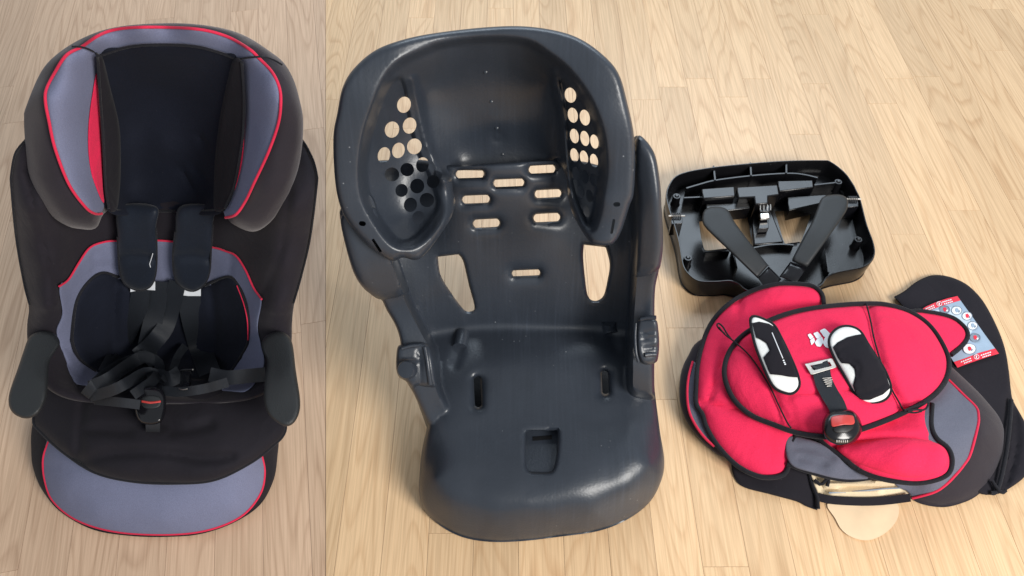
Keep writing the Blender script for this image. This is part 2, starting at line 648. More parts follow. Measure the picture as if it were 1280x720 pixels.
    if skirt is not None:
        do = dist_poly(px, py, O)
        cen = A.mean(0)
        extra_v = []
        idx = {}
        for a, b in be:
            if do[a] < 0.5 and do[b] < 0.5 and skirt(px[a], py[a]) and skirt(px[b], py[b]):
                for q in (a, b):
                    if q not in idx:
                        idx[q] = 2 * n + len(extra_v)
                        w = B[q].copy()
                        w[:2] = w[:2] + (cen[:2] - w[:2]) * 0.06
                        w[2] = 0.0012
                        extra_v.append(w)
                faces.append((b + n, a + n, idx[a], idx[b]))
        if extra_v:
            verts = np.concatenate([verts, np.array(extra_v)])
    return link_mesh(name, verts, faces, m, parent, origin=origin, angle=angle)


def tube(name, path, field, r, m, parent=None, off=0.0, closed=False, step=4.0, sides=8, origin=None, world=False):
    if world:
        P = spline([tuple(p) for p in path], closed, step)
    else:
        S = spline(path, closed, step)
        P = at(S[:, 0], S[:, 1], field(S[:, 0], S[:, 1]) + off)
    n = len(P)
    T = (np.roll(P, -1, 0) - np.roll(P, 1, 0)) if closed else np.gradient(P, axis=0)
    T /= np.maximum(np.linalg.norm(T, axis=1, keepdims=True), 1e-9)
    ref = np.array([0, -CT, ST])
    verts, faces = [], []
    rr = r if np.ndim(r) else np.full(n, r)
    for i in range(n):
        a = np.cross(T[i], ref)
        la = np.linalg.norm(a)
        a = a / la if la > 1e-6 else np.array([1., 0, 0])
        b = np.cross(a, T[i])
        for k in range(sides):
            t = 2 * math.pi * k / sides
            verts.append(P[i] + rr[i] * (math.cos(t) * a + math.sin(t) * b))
    for i in range(n if closed else n - 1):
        j = (i + 1) % n
        for k in range(sides):
            l = (k + 1) % sides
            faces.append((i * sides + k, i * sides + l, j * sides + l, j * sides + k))
    if not closed:
        faces.append(tuple(range(sides))[::-1])
        faces.append(tuple((n - 1) * sides + k for k in range(sides)))
    return link_mesh(name, verts, faces, m, parent, angle=80, origin=origin)


def ribbon(name, path, field, hw, m, parent=None, thick=0.0016, step=5.0, origin=None):
    """flat strap; path rows are (px, py, lift towards viewer in m, twist in m)"""
    S = spline([tuple(p) + (0,) * (4 - len(p)) for p in path], False, step)
    n = len(S)
    t = np.gradient(S[:, :2], axis=0)
    t /= np.maximum(np.linalg.norm(t, axis=1, keepdims=True), 1e-9)
    nr = np.stack([-t[:, 1], t[:, 0]], -1)
    L = np.concatenate([[0], np.cumsum(np.linalg.norm(np.diff(S[:, :2], axis=0), axis=1))])
    verts, uvs, faces = [], [], []
    K = (-1, -0.33, 0.33, 1)
    d0 = field(S[:, 0], S[:, 1])
    for layer in (0, 1):
        for i in range(n):
            for k in K:
                q = S[i, :2] + nr[i] * hw * k
                d = d0[i] - S[i, 2] - S[i, 3] * k + layer * thick
                verts.append(at(q[0], q[1], d))
                uvs.append((k * 0.05 + 0.5, L[i] * 0.003))
    w = len(K)
    N = n * w
    for i in range(n - 1):
        for k in range(w - 1):
            a = i * w + k
            faces.append((a, a + 1, a + w + 1, a + w))
            faces.append((N + a, N + a + w, N + a + w + 1, N + a + 1))
        for k in (0, w - 1):
            a = i * w + k
            faces.append((a, a + w, N + a + w, N + a))
    for i in (0, n - 1):
        for k in range(w - 1):
            a = i * w + k
            faces.append((a, a + 1, N + a + 1, N + a))
    return link_mesh(name, verts, faces, m, parent, uvs=uvs, angle=50, origin=origin)


def prism(name, poly, h1, h0, m, parent=None, bevel=0.0015, closed_spline=False, step=5, taper=0.0, origin=None):
    """upright block: plan outline picked at height h1, extruded straight down to h0, bevelled"""
    O = spline(poly, True, step) if closed_spline else np.array(poly, float)
    hh = np.full(len(O), h1) if np.ndim(h1) == 0 else np.array(h1, float)
    A = at(O[:, 0], O[:, 1], d_h(O[:, 0], O[:, 1], hh))
    B = A.copy()
    B[:, 2] = h0
    if taper:
        c = A[:, :2].mean(0)
        B[:, :2] = c + (B[:, :2] - c) * (1 + taper)
    n = len(O)
    faces = [tuple(range(n)), tuple(range(n, 2 * n))[::-1]]
    for i in range(n):
        j = (i + 1) % n
        faces.append((i, i + n, j + n, j))
    o = link_mesh(name, np.concatenate([A, B]), faces, m, parent, angle=35, origin=origin)
    if bevel > 0:
        bv = o.modifiers.new('bevel', 'BEVEL')
        bv.width = bevel
        bv.segments = 2
        bv.limit_method = 'ANGLE'
    return o


def lathe(name, px, py, h, prof, m, parent=None, axis=(0, 0, 1), sides=20, origin=None):
    """turned piece standing on the point seen at (px, py) at height h; prof = [(radius, height)...]"""
    c = on_floor(px, py, h)
    ax = Vector(axis).normalized()
    u = ax.orthogonal().normalized()
    v = ax.cross(u)
    verts, faces = [], []
    for r, z in prof:
        for k in range(sides):
            t = 2 * math.pi * k / sides
            verts.append(c + np.array(ax) * z + r * (math.cos(t) * np.array(u) + math.sin(t) * np.array(v)))
    for i in range(len(prof) - 1):
        for k in range(sides):
            l = (k + 1) % sides
            faces.append((i * sides + k, i * sides + l, (i + 1) * sides + l, (i + 1) * sides + k))
    faces.append(tuple(range(sides))[::-1])
    faces.append(tuple((len(prof) - 1) * sides + k for k in range(sides)))
    return link_mesh(name, verts, faces, m, parent, angle=40, origin=origin)


def thing(name, label, cat, px, py, group=None):
    o = bpy.data.objects.new(name, None)
    COL.objects.link(o)
    loc = on_floor(px, py, 0.0)
    o.location = loc
    o.empty_display_size = 0.05
    ROOTLOC[o.name] = np.array(loc)
    o['label'] = label
    o['category'] = cat
    if group:
        o['group'] = group
    return o


def ellipse(cx, cy, rx, ry, rot=0, n=12):
    c, s = math.cos(rot), math.sin(rot)
    return [(cx + rx * math.cos(t) * c - ry * math.sin(t) * s, cy + rx * math.cos(t) * s + ry * math.sin(t) * c)
            for t in [2 * math.pi * k / n for k in range(n)]]


def slot(cx, cy, L, w, rot=0.0):
    """stadium outline"""
    out = []
    a = L / 2 - w / 2
    for k in range(7):
        t = -math.pi / 2 + math.pi * k / 6
        out.append((a + w / 2 * math.cos(t), w / 2 * math.sin(t)))
    for k in range(7):
        t = math.pi / 2 + math.pi * k / 6
        out.append((-a + w / 2 * math.cos(t), w / 2 * math.sin(t)))
    c, s = math.cos(rot), math.sin(rot)
    return [(cx + x * c - y * s, cy + x * s + y * c) for x, y in out]


# ------------------------------------------------------------------ floor: laminate strips
def hdir(vx):
    """floor direction whose lines run towards (vx, -900) in the picture"""
    x, y, z = raydir(vx, -900.0)
    v = np.array([float(x), float(y)])
    return v / np.linalg.norm(v)


SEAM_A = on_floor(407, 720)[:2]
SEAM_D = hdir(407)
SEAM_N = np.array([SEAM_D[1], -SEAM_D[0]])       # points to the right of the seam


def clip(poly, p, n):
    out = []
    for i in range(len(poly)):
        a, b = poly[i], poly[(i + 1) % len(poly)]
        da, db = np.dot(a - p, n), np.dot(b - p, n)
        if da >= 0:
            out.append(a)
        if (da >= 0) != (db >= 0):
            out.append(a + (b - a) * da / (da - db))
    return out


def make_floor(vx, material, side, seed, width, phase):
    rnd = random.Random(seed)
    v = hdir(vx)
    u = np.array([v[1], -v[0]])
    base = SEAM_A + SEAM_N * side * 0.0004
    me = bpy.data.meshes.new('floor')
    P = [np.array(q, float) for q in ((-2.6, -0.6), (2.6, -0.6), (2.6, 3.4), (-2.6, 3.4))]
    sub = clip(P, SEAM_A + SEAM_N * side * 0.0002, SEAM_N * side)
    me.from_pydata([(q[0], q[1], -0.008) for q in sub], [], [tuple(range(len(sub)))])
    me.materials.append(material)
    fl = bpy.data.objects.new('floor', me)
    COL.objects.link(fl)
    fl['kind'] = 'structure'
    # the corners of what the camera can see
    if side < 0:
        vis = [on_floor(a, b)[:2] for a, b in ((-330, -150), (420, -150), (420, 900), (-330, 900))]
    else:
        vis = [on_floor(a, b)[:2] for a, b in ((400, -150), (1560, -150), (1560, 900), (400, 900))]
    us = [np.dot(q, u) for q in vis]
    vs = [np.dot(q, v) for q in vis]
    vis = clip([np.array(q) for q in vis], base, SEAM_N * side)
    i0, i1 = int(math.floor((min(us) - phase) / width)), int(math.ceil((max(us) - phase) / width))
    for i in range(i0 - 1, i1 + 1):
        y = min(vs) - 0.3 - rnd.uniform(0, 0.45)
        while y < max(vs) + 0.1:
            L = rnd.choice((0.44, 0.55, 0.66, 0.78, 0.9))
            g = 0.00024
            a0, a1, b0, b1 = phase + i * width + g, phase + (i + 1) * width - g, y + g, y + L - g
            y += L
            q = [u * a0 + v * b0, u * a1 + v * b0, u * a1 + v * b1, u * a0 + v * b1]
            q = clip(q, base, SEAM_N * side)
            if len(q) < 3:
                continue
            # leave out boards wholly outside the picture
            c = sum(q) / len(q)
            r = max(np.linalg.norm(k - c) for k in q)
            seen = q
            for k in range(len(vis)):
                e = vis[(k + 1) % len(vis)] - vis[k]
                nn = np.array([e[1], -e[0]])
                cv = sum(vis) / len(vis)
                if np.dot(cv - vis[k], nn) < 0:
                    nn = -nn
                seen = clip(seen, vis[k], nn)
                if len(seen) < 3:
                    break
            if len(seen) < 3:
                continue
            n = len(q)
            z = rnd.uniform(-0.00003, 0.00003)
            top = [k + (c - k) / np.linalg.norm(c - k) * 0.0002 for k in q]
            verts = [(k[0], k[1], z) for k in top] + [(k[0], k[1], z - 0.00015) for k in q] + [(k[0], k[1], -0.0075) for k in q]
            faces = [tuple(range(n))]
            for k in range(n):
                l = (k + 1) % n
                faces.append((k, k + n, l + n, l))
                faces.append((k + n, k + 2 * n, l + 2 * n, l + n))
            pm = bpy.data.meshes.new('plank')
            pm.from_pydata([(p[0] - c[0], p[1] - c[1], p[2]) for p in verts], [], faces)
            bm = bmesh.new()
            bm.from_mesh(pm)
            bmesh.ops.recalc_face_normals(bm, faces=bm.faces)
            if bm.faces[0].normal.z < 0:
                bmesh.ops.reverse_faces(bm, faces=bm.faces)
            bm.to_mesh(pm)
            bm.free()
            pm.materials.append(material)
            o = bpy.data.objects.new('plank', pm)
            COL.objects.link(o)
            o.parent = fl
            o.location = (c[0], c[1], 0)
    return fl


vr, vl = hdir(633), hdir(315)
W_R = wood('oak_laminate', (0.76, 0.535, 0.322), (0.72, 0.49, 0.282), (0.47, 0.255, 0.115), math.atan2(vr[0], vr[1]))
W_L = wood('pale_oak_laminate', (0.69, 0.490, 0.342), (0.645, 0.445, 0.302), (0.37, 0.215, 0.13), math.atan2(vl[0], vl[1]))
make_floor(633, W_R, 1, 11, 0.069, 0.012)
make_floor(315, W_L, -1, 23, 0.072, 0.005)

# ================================================================== 1. complete child seat (left)
S1 = thing('child_car_seat', 'complete child car seat in black and grey fabric with red piping, harness and two armrests', 'car seat', 200, 560)

LA = Field([(205, 671, 'h', .004), (164, 670, 'h', .004), (116, 662, 'h', .004), (76, 640, 'h', .005), (53, 613, 'h', .012), (41, 580, 'h', .03),
            (41, 540, 'h', .05), (253, 667, 'h', .004), (293, 653, 'h', .004), (325, 631, 'h', .006), (342, 600, 'h', .016), (347, 565, 'h', .03),
            (348, 542, 'h', .05), (205, 655, 'h', .036), (120, 645, 'h', .038), (75, 610, 'h', .05), (320, 600, 'h', .05), (290, 635, 'h', .042),
            (205, 630, 'h', .066), (130, 622, 'h', .066), (280, 618, 'h', .066), (205, 600, 'h', .088), (100, 590, 'h', .085), (310, 580, 'h', .085),
            (205, 560, 'h', .10), (70, 560, 'h', .082), (328, 555, 'h', .082), (205, 500, 'h', .105), (70, 490, 'h', .1), (330, 490, 'h', .1)])
base_out = [(41, 529), (39, 564), (42, 587), (53, 613), (76, 640), (116, 662), (164, 670), (213, 671), (253, 667), (293, 653), (325, 631), (342, 600),
            (347, 569), (348, 542), (340, 490), (200, 470), (60, 480)]
base = relief('base_cover', base_out, LA, M['black_fabric'], S1, edge=9, drop=.010, thick=.05, skirt=lambda x, y: True)
gp = [(61, 545), (54, 573), (56, 600), (67, 627), (98, 651), (147, 665), (213, 668), (262, 662), (302, 645), (325, 618), (331, 591), (328, 569), (318, 535),
      (200, 520), (75, 530)]
relief('front_panel', gp, LA, M['grey_fabric'], S1, edge=4, drop=.003, thick=.004, off=-.0045, mods=[wobble(60, .0012, 3), groove([[(58, 578), (90, 584), (120, 588)], [(56, 583), (85, 590)]], 2.5, .0016)])
tube('piping', [(61, 551), (54, 573), (56, 600), (67, 627), (98, 651), (147, 665), (213, 668), (262, 662), (302, 645), (325, 618), (331, 591), (327, 568)],
     LA, .0017, M['red_piping'], S1, off=-.003)

# back body
LBc = [(30, 175, 'y', .80), (13, 225, 'y', .775), (19, 296, 'y', .76), (29, 354, 'y', .74), (35, 405, 'y', .71), (397, 232, 'y', .775), (389, 296, 'y', .76),
       (378, 344, 'y', .74), (365, 405, 'y', .71), (45, 260, 'y', .745), (55, 330, 'y', .73), (60, 380, 'y', .70), (365, 260, 'y', .745), (352, 330, 'y', .73),
       (343, 385, 'y', .70), (205, 270, 'y', .835), (140, 280, 'y', .83), (270, 280, 'y', .83), (205, 340, 'y', .815), (140, 340, 'y', .81), (265, 345, 'y', .81),
       (205, 400, 'y', .79), (150, 400, 'y', .785), (260, 400, 'y', .785), (205, 450, 'y', .755), (150, 450, 'y', .75), (260, 450, 'y', .75), (95, 300, 'y', .785),
       (315, 300, 'y', .785), (88, 370, 'y', .745), (320, 370, 'y', .745), (88, 440, 'y', .70), (314, 440, 'y', .70), (55, 440, 'h', .20), (345, 440, 'h', .20),
       (110, 490, 'h', .165), (290, 490, 'h', .165), (200, 490, 'h', .155), (205, 215, 'y', .90), (205, 150, 'y', .96), (90, 200, 'y', .85), (320, 200, 'y', .85)]
LB = Field(LBc)
body_out = [(46, 165), (30, 175), (19, 192), (13, 218), (13, 232), (19, 296), (29, 354), (36, 383), (34, 405), (35, 430), (45, 470), (90, 500), (200, 505), (310, 500),
            (355, 470), (364, 430), (365, 405), (368, 379), (378, 344), (389, 296), (397, 232), (397, 218), (392, 199), (380, 176), (362, 165), (330, 235), (205, 245), (80, 235)]
seams = [[(34, 212), (44, 262), (55, 305), (64, 335), (75, 357)], [(362, 240), (357, 285), (350, 320), (338, 350), (328, 373)]]
relief('back_cover', body_out, LB, M['body_black'], S1, edge=13, drop=.022, thick=.05,
       mods=[groove(seams, 4, .006), groove([[(36, 383), (50, 378), (75, 372)], [(366, 381), (345, 385), (327, 378)], [(38, 395), (60, 390), (78, 388)], [(330, 392), (350, 396), (364, 393)]], 3.5, .004), wobble(45, .0015, 5)])
tube('seam_cord', [(30, 177), (19, 192), (14, 218), (14, 232), (20, 296), (30, 354), (37, 381)], LB, .0014, M['binding'], S1, off=.006)
tube('seam_cord', [(380, 178), (391, 199), (396, 218), (396, 232), (388, 296), (377, 344), (367, 379)], LB, .0014, M['binding'], S1, off=.006)
lum = [(74, 358), (86, 349), (99, 328), (112, 310), (128, 303), (147, 301), (205, 301), (264, 309), (282, 314), (295, 320), (307, 338), (317, 360), (327, 374),
       (322, 408), (326, 430), (330, 458), (311, 487), (285, 489), (200, 480), (107, 482), (90, 472), (80, 445), (70, 415), (78, 392)]
relief('lumbar_panel', lum, LB, M['grey_fabric'], S1, edge=5, drop=.004, thick=.006, off=-.006,
       mods=[groove([[(118, 315), (119, 340)], [(290, 322), (286, 344)], [(119, 332), (148, 334)], [(78, 420), (92, 428)], [(76, 432), (95, 440)], [(88, 462), (104, 450)], [(320, 425), (305, 432)], [(326, 447), (300, 450)], [(70, 440), (100, 470)]], 2.8, .004), wobble(30, .0014, 9)])
tube('piping', lum[:13], LB, .0016, M['red_piping'], S1, off=-.006)

# black insert with padded lobes
ins = [(149, 347), (128, 341), (109, 354), (96, 376), (91, 408), (91, 430), (100, 449), (120, 464), (160, 485), (200, 488), (250, 485), (289, 464), (302, 444),
       (309, 430), (311, 408), (307, 379), (298, 357), (285, 346), (256, 357), (225, 364), (190, 364), (165, 360)]
relief('seat_insert', ins, LB, M['mesh_black'], S1, edge=10, drop=.012, thick=.01, off=-.018,
       mods=[groove([[(146, 350), (143, 400), (140, 460)], [(263, 358), (268, 400), (270, 460)]], 5, .008), wobble(28, .0012, 2)])
tube('binding', [(149, 347), (128, 341), (109, 354), (96, 376), (91, 408), (91, 430), (100, 449), (120, 464)], LB, .0022, M['binding'], S1, off=-.010)
tube('binding', [(256, 357), (285, 346), (298, 357), (307, 379), (311, 408), (309, 430), (302, 444), (289, 464)], LB, .0022, M['binding'], S1, off=-.010)
tube('piping', [(296, 357), (304, 378), (309, 400), (310, 425)], LB, .0009, M['red_piping'], S1, off=-.0165)

# seat cushion
LC = Field([(200, 602, 'h', .115), (120, 591, 'h', .118), (60, 545, 'h', .125), (350, 545, 'h', .125), (300, 585, 'h', .118), (200, 572, 'h', .142), (110, 540, 'h', .148),
            (290, 540, 'h', .148), (200, 520, 'h', .152), (50, 500, 'h', .135), (350, 500, 'h', .135), (200, 480, 'h', .150), (100, 480, 'h', .150), (300, 480, 'h', .150),
            (200, 440, 'h', .14)])
cush = [(66, 474), (50, 494), (42, 525), (51, 540), (80, 566), (120, 591), (169, 602), (222, 604), (267, 600), (307, 582), (338, 560), (357, 536), (347, 497),
        (332, 478), (290, 480), (200, 486), (110, 480)]
relief('seat_cushion', cush, LC, M['black_fabric'], S1, step=4, edge=14, drop=.020, thick=.025,
       mods=[groove([[(104, 538), (130, 537), (160, 539)], [(215, 538), (240, 536), (262, 530)], [(100, 578), (125, 571), (147, 567), (200, 566), (249, 573), (288, 571)],
                     [(190, 527), (225, 536)], [(104, 500), (100, 540), (98, 575)]], 7, .009), wobble(38, .0018, 4)])
tube('binding', cush[1:13], LC, .0024, M['binding'], S1, off=.016)

# headrest
LH = Field([(30, 150, 'y', .80), (32, 200, 'y', .775), (64, 269, 'y', .74), (99, 286, 'y', .74), (48, 96, 'y', .825), (93, 53, 'y', .85), (128, 37, 'y', .865),
            (205, 29, 'y', .875), (307, 45, 'y', .865), (340, 66, 'y', .85), (368, 102, 'y', .825), (379, 150, 'y', .80), (375, 205, 'y', .775), (346, 267, 'y', .74),
            (307, 288, 'y', .74),
            (57, 120, 'y', .785), (61, 150, 'y', .775), (69, 186, 'y', .765), (86, 230, 'y', .75), (112, 262, 'y', .748), (83, 69, 'y', .815), (122, 45, 'y', .84),
            (179, 34, 'y', .855), (243, 36, 'y', .855), (311, 61, 'y', .835), (345, 95, 'y', .81), (351, 130, 'y', .785), (336, 189, 'y', .765), (317, 230, 'y', .75),
            (290, 268, 'y', .748),
            (123, 75, 'y', .86), (116, 150, 'y', .84), (120, 220, 'y', .805), (130, 253, 'y', .79), (300, 80, 'y', .86), (306, 150, 'y', .84), (300, 205, 'y', .805),
            (283, 255, 'y', .79), (200, 60, 'y', .872), (160, 62, 'y', .872), (250, 62, 'y', .872),
            (205, 100, 'y', .905), (205, 180, 'y', .90), (205, 250, 'y', .865), (150, 150, 'y', .895), (265, 150, 'y', .895), (152, 240, 'y', .86), (262, 240, 'y', .86)])
head_out = [(30, 147), (32, 135), (48, 96), (64, 74), (93, 53), (128, 38), (167, 31), (224, 29), (272, 34), (307, 45), (340, 66), (356, 80), (368, 102), (376, 131),
            (379, 150), (378, 179), (373, 210), (362, 240), (346, 268), (333, 282), (320, 289), (307, 288), (288, 278), (275, 264), (205, 262), (138, 262), (120, 285),
            (99, 286), (83, 282), (64, 269), (48, 245), (35, 213), (31, 173)]
relief('headrest_cover', head_out, LH, M['brown_lit_black'], S1, edge=12, drop=.025, thick=.05,
       mods=[groove([[(34, 180), (40, 215), (54, 246), (72, 268)], [(374, 190), (366, 222), (352, 250), (336, 272)]], 3, .003), wobble(50, .0012, 6)])
hp = [(103, 58), (83, 69), (69, 90), (58, 112), (57, 128), (61, 150), (69, 186), (86, 230), (106, 258), (118, 267), (127, 266), (136, 240), (150, 200), (152, 150), (160, 90),
      (205, 80), (262, 90), (270, 150), (270, 200), (276, 240), (282, 272), (295, 268), (307, 251), (317, 230), (336, 189), (348, 154), (351, 128), (349, 109), (340, 90),
      (323, 72), (311, 61), (282, 45), (243, 36), (179, 34), (144, 37), (122, 45)]
relief('headrest_panel', hp, LH, M['grey_fabric'], S1, edge=5, drop=.004, thick=.006, off=-.006, mods=[wobble(35, .0010, 8)])
pip = [(127, 267), (118, 267), (106, 258), (86, 230), (69, 186), (61, 150), (57, 128), (58, 112), (69, 90), (83, 69), (103, 58), (122, 45), (144, 37), (179, 34), (243, 36),
       (282, 45), (311, 61), (323, 72), (340, 90), (349, 109), (351, 128), (348, 154), (336, 189), (317, 230), (307, 251), (295, 268), (282, 272)]
tube('piping', pip, LH, .0019, M['red_piping'], S1, off=-.006)
# elastic cords over the headrest
tube('elastic_cord', [(90, 58), (103, 59), (114, 63), (124, 69)], LH, .0012, M['binding'], S1, off=-.010)
tube('elastic_cord', [(296, 74), (312, 72), (327, 71), (340, 74), (353, 81)], LH, .0012, M['binding'], S1, off=-.010)
# red slivers
relief('red_gusset', [(121, 91), (115, 120), (111, 150), (110, 180), (112, 205), (117, 226), (130, 254), (132, 225), (128, 175), (126, 125)], LH, M['red_fabric'], S1, step=3, edge=3, drop=.003, thick=.004, off=-.011)
relief('red_gusset', [(302, 110), (305, 130), (306, 150), (304, 190), (300, 215), (293, 238), (289, 230), (296, 190), (300, 150)], LH, M['red_fabric'], S1, step=3, edge=3, drop=.003, thick=.004, off=-.011)
# headrest pad: back panel and two cheeks
padb = [(125, 70), (160, 59), (199, 56), (243, 58), (275, 66), (298, 76), (296, 160), (282, 262), (205, 263), (133, 262), (128, 160)]
relief('headrest_pad', padb, LH, M['mesh_black'], S1, edge=6, drop=.008, thick=.01, off=-.013,
       mods=[groove([[(124, 80), (160, 66), (200, 62), (243, 64), (275, 72), (296, 82)]], 3, .002),
             groove([[(243, 208), (252, 222), (262, 232)], [(248, 170), (256, 185)], [(245, 240), (225, 210)]], 3, .006), wobble(40, .0015, 12)])
chL = [(123, 68), (129, 74), (137, 105), (146, 140), (150, 165), (151, 200), (150, 235), (146, 262), (136, 262), (131, 235), (128, 180), (125, 120), (121, 80)]
relief('headrest_cheek', chL, LH, M['black_fabric'], S1, step=4, edge=6, drop=.015, thick=.02, off=-.028)
chR = [(302, 76), (292, 74), (284, 100), (276, 140), (271, 175), (268, 210), (267, 240), (268, 262), (280, 262), (293, 232), (301, 190), (306, 140), (304, 95)]
relief('headrest_cheek', chR, LH, M['black_fabric'], S1, step=4, edge=6, drop=.015, thick=.02, off=-.028)
tube('binding', [(122, 70), (125, 120), (129, 180), (132, 235), (136, 261)], LH, .0018, M['binding'], S1, off=-.024)
tube('binding', [(302, 78), (305, 120), (304, 165), (300, 195), (293, 232), (281, 261)], LH, .0018, M['binding'], S1, off=-.024)
tube('binding', [(124, 70), (160, 59), (199, 56), (243, 58), (275, 66), (298, 75)], LH, .0018, M['binding'], S1, off=-.012)
tube('binding', [(136, 262), (170, 264), (205, 264), (245, 264), (280, 262)], LH, .0020, M['binding'], S1, off=-.010)

# shoulder pads with white tabs
relief('pad_tab', [(163, 355), (163, 365), (178, 362), (194, 363), (194, 352)], LB, M['white'], S1, step=4, edge=1, drop=.0003, thick=.002, off=-.024, closed_spline=False)
relief('pad_tab', [(220, 356), (220, 368), (235, 370), (251, 370), (251, 359)], LB, M['white'], S1, step=4, edge=1, drop=.0003, thick=.002, off=-.024, closed_spline=False)
spL = [(149, 258), (147, 296), (149, 335), (153, 350), (160, 358), (173, 363), (187, 359), (194, 345), (196, 320), (195, 285), (195, 258)]
spR = [(225, 258), (219, 290), (216, 320), (218, 345), (226, 358), (241, 364), (255, 356), (262, 340), (264, 310), (266, 280), (266, 258)]
for sp, cx in ((spL, 172), (spR, 241)):
    p_ = relief('shoulder_pad', sp, LB, M['pad_black'], S1, step=4, edge=11, drop=.012, thick=.008, off=-.036,
                mods=[groove([[(cx - 20, 322), (cx, 320), (cx + 20, 323)]], 6, .007), wobble(20, .001, 1)])
    tube('binding', sp[1:-1], LB, .0014, M['binding'], p_, off=-.026)

# harness webbing: two shoulder straps, loose loops and belly straps
def hf(off):
    return LBS.with_mods(lambda px, py: np.full(len(px), off))


LBS = Field(LBc[:-8] + [(110, 480, 'h', .185), (290, 480, 'h', .185), (200, 495, 'h', .178), (120, 500, 'h', .168), (280, 500, 'h', .168), (200, 530, 'h', .165), (200, 430, 'y', .755), (150, 470, 'h', .19), (250, 470, 'h', .19)])
ribbon('shoulder_strap', [(176, 350, .022), (174, 378, .022), (164, 405, .022), (150, 435, .024), (140, 455, .026), (133, 468, .02)], LBS, 12, M['strap'], S1)
ribbon('shoulder_strap', [(198, 352, .020), (196, 380, .024), (188, 415, .026), (184, 435, .022), (186, 452, .02)], LBS, 12, M['strap'], S1)
ribbon('shoulder_strap', [(236, 352, .022), (238, 385, .024), (246, 420, .026), (254, 445, .026), (262, 466, .022)], LBS, 14, M['strap'], S1)
ribbon('shoulder_strap', [(222, 352, .026), (214, 385, .028), (206, 410, .03), (190, 430, .032), (172, 446, .034)], LBS, 11, M['strap'], S1)
ribbon('belly_strap', [(262, 468, .024), (285, 472, .028), (310, 470, .03), (332, 468, .032)], LBS, 9, M['strap'], S1)
ribbon('belly_strap', [(202, 488, .024, .004), (225, 490, .026, .004), (255, 486, .028), (285, 478, .03)], LBS, 6, M['strap'], S1)
ribbon('loose_strap', [(106, 495, .016), (118, 480, .022), (132, 467, .028), (154, 454, .036), (175, 447, .042), (192, 449, .044, .004), (200, 459, .042, .006), (193, 474, .036, .004), (180, 484, .03), (166, 494, .02)], LBS, 6.5, M['strap'], S1)
ribbon('loose_strap', [(112, 484, .018), (135, 474, .028), (158, 458, .036), (180, 446, .038), (194, 454, .036)], LBS, 8, M['strap'], S1)
ribbon('loose_strap', [(112, 496, .016), (140, 488, .022), (160, 478, .03), (182, 466, .032), (200, 470, .026)], LBS, 7, M['strap'], S1)
ribbon('loose_strap', [(118, 500, .012), (150, 503, .014), (175, 506, .016)], LBS, 6, M['strap'], S1)
ribbon('loose_strap', [(196, 470, .022), (212, 474, .026), (226, 466, .022)], LBS, 10, M['strap'], S1)
ribbon('loose_strap', [(204, 476, .030), (216, 462, .034), (222, 446, .03), (232, 432, .026)], LBS, 5, M['strap'], S1)
ribbon('loose_strap', [(136, 460, .026), (148, 446, .03), (156, 432, .028), (164, 418, .026)], LBS, 6, M['strap'], S1)
adj = relief('strap_adjuster', [(226, 462), (240, 461), (238, 486), (224, 488)], LBS, M['gloss_black'], S1, step=4, edge=2, drop=.002, thick=.004, off=-.032, closed_spline=False)
tube('clip_edge', [(226, 463), (233, 462), (241, 462)], LBS, .0012, M['metal'], adj, off=-.034)
tube('clip_edge', [(224, 486), (229, 487), (234, 486)], LBS, .0010, M['metal'], adj, off=-.034)
tube('stray_thread', [(191, 317), (189, 324), (187, 330), (188, 334)], LB, .0006, M['white'], S1, off=-.037, sides=5)

# buckle
BF = Field([(187, 490, 'h', .20), (187, 525, 'h', .19), (172, 505, 'h', .192), (204, 505, 'h', .192)])
bk = relief('buckle', [(170, 492), (177, 485), (188, 483), (199, 485), (206, 492), (208, 505), (206, 518), (201, 528), (188, 531), (175, 528), (169, 518), (168, 505)], BF, M['gloss_black'], S1,
            step=3, edge=6, drop=.010, thick=.02)
relief('buckle_button', [(177, 498), (182, 495), (188, 494), (196, 495), (201, 498), (201, 506), (196, 510), (188, 511), (181, 510), (177, 506)], BF, M['arm_plastic'], bk, step=3, edge=2.5, drop=.002, thick=.004, off=-.002)
relief('red_bar', [(177, 500.5), (188, 502), (201, 500.5), (201, 503), (188, 504.8), (177, 503)], BF, M['red_button'], bk, step=2, edge=0.8, drop=.0006, thick=.002, off=-.0035, closed_spline=False)
ribbon('crotch_strap', [(190, 520, .004), (191, 530, .006), (191, 540, .0)], Field([(180, 520, 'h', .185), (200, 520, 'h', .185), (190, 545, 'h', .155), (170, 545, 'h', .155)]), 9, M['strap'], S1)

# armrests
AF = Field([(55, 415, 'h', .235), (33, 430, 'h', .235), (45, 470, 'h', .25), (30, 520, 'h', .24), (15, 500, 'h', .243), (60, 470, 'h', .246)])
aL = [(34, 426), (40, 418), (54, 414), (68, 417), (75, 428), (70, 438), (62, 452), (60, 475), (58, 496), (51, 513), (42, 521), (30, 523), (17, 517), (11, 506), (12, 490), (21, 464), (29, 440)]
relief('armrest', aL, AF, M['arm_plastic'], S1, step=3, edge=5, drop=.010, thick=.03)
AF2 = Field([(345, 415, 'h', .235), (366, 430, 'h', .235), (355, 470, 'h', .25), (360, 525, 'h', .24), (373, 505, 'h', .243), (335, 470, 'h', .246)])
aR = [(327, 428), (334, 419), (348, 414), (360, 419), (366, 432), (370, 464), (375, 498), (374, 516), (367, 529), (357, 533), (345, 527), (335, 517), (330, 500), (331, 475), (334, 452), (329, 440)]
relief('armrest', aR, AF2, M['arm_plastic'], S1, step=3, edge=5, drop=.010, thick=.03)

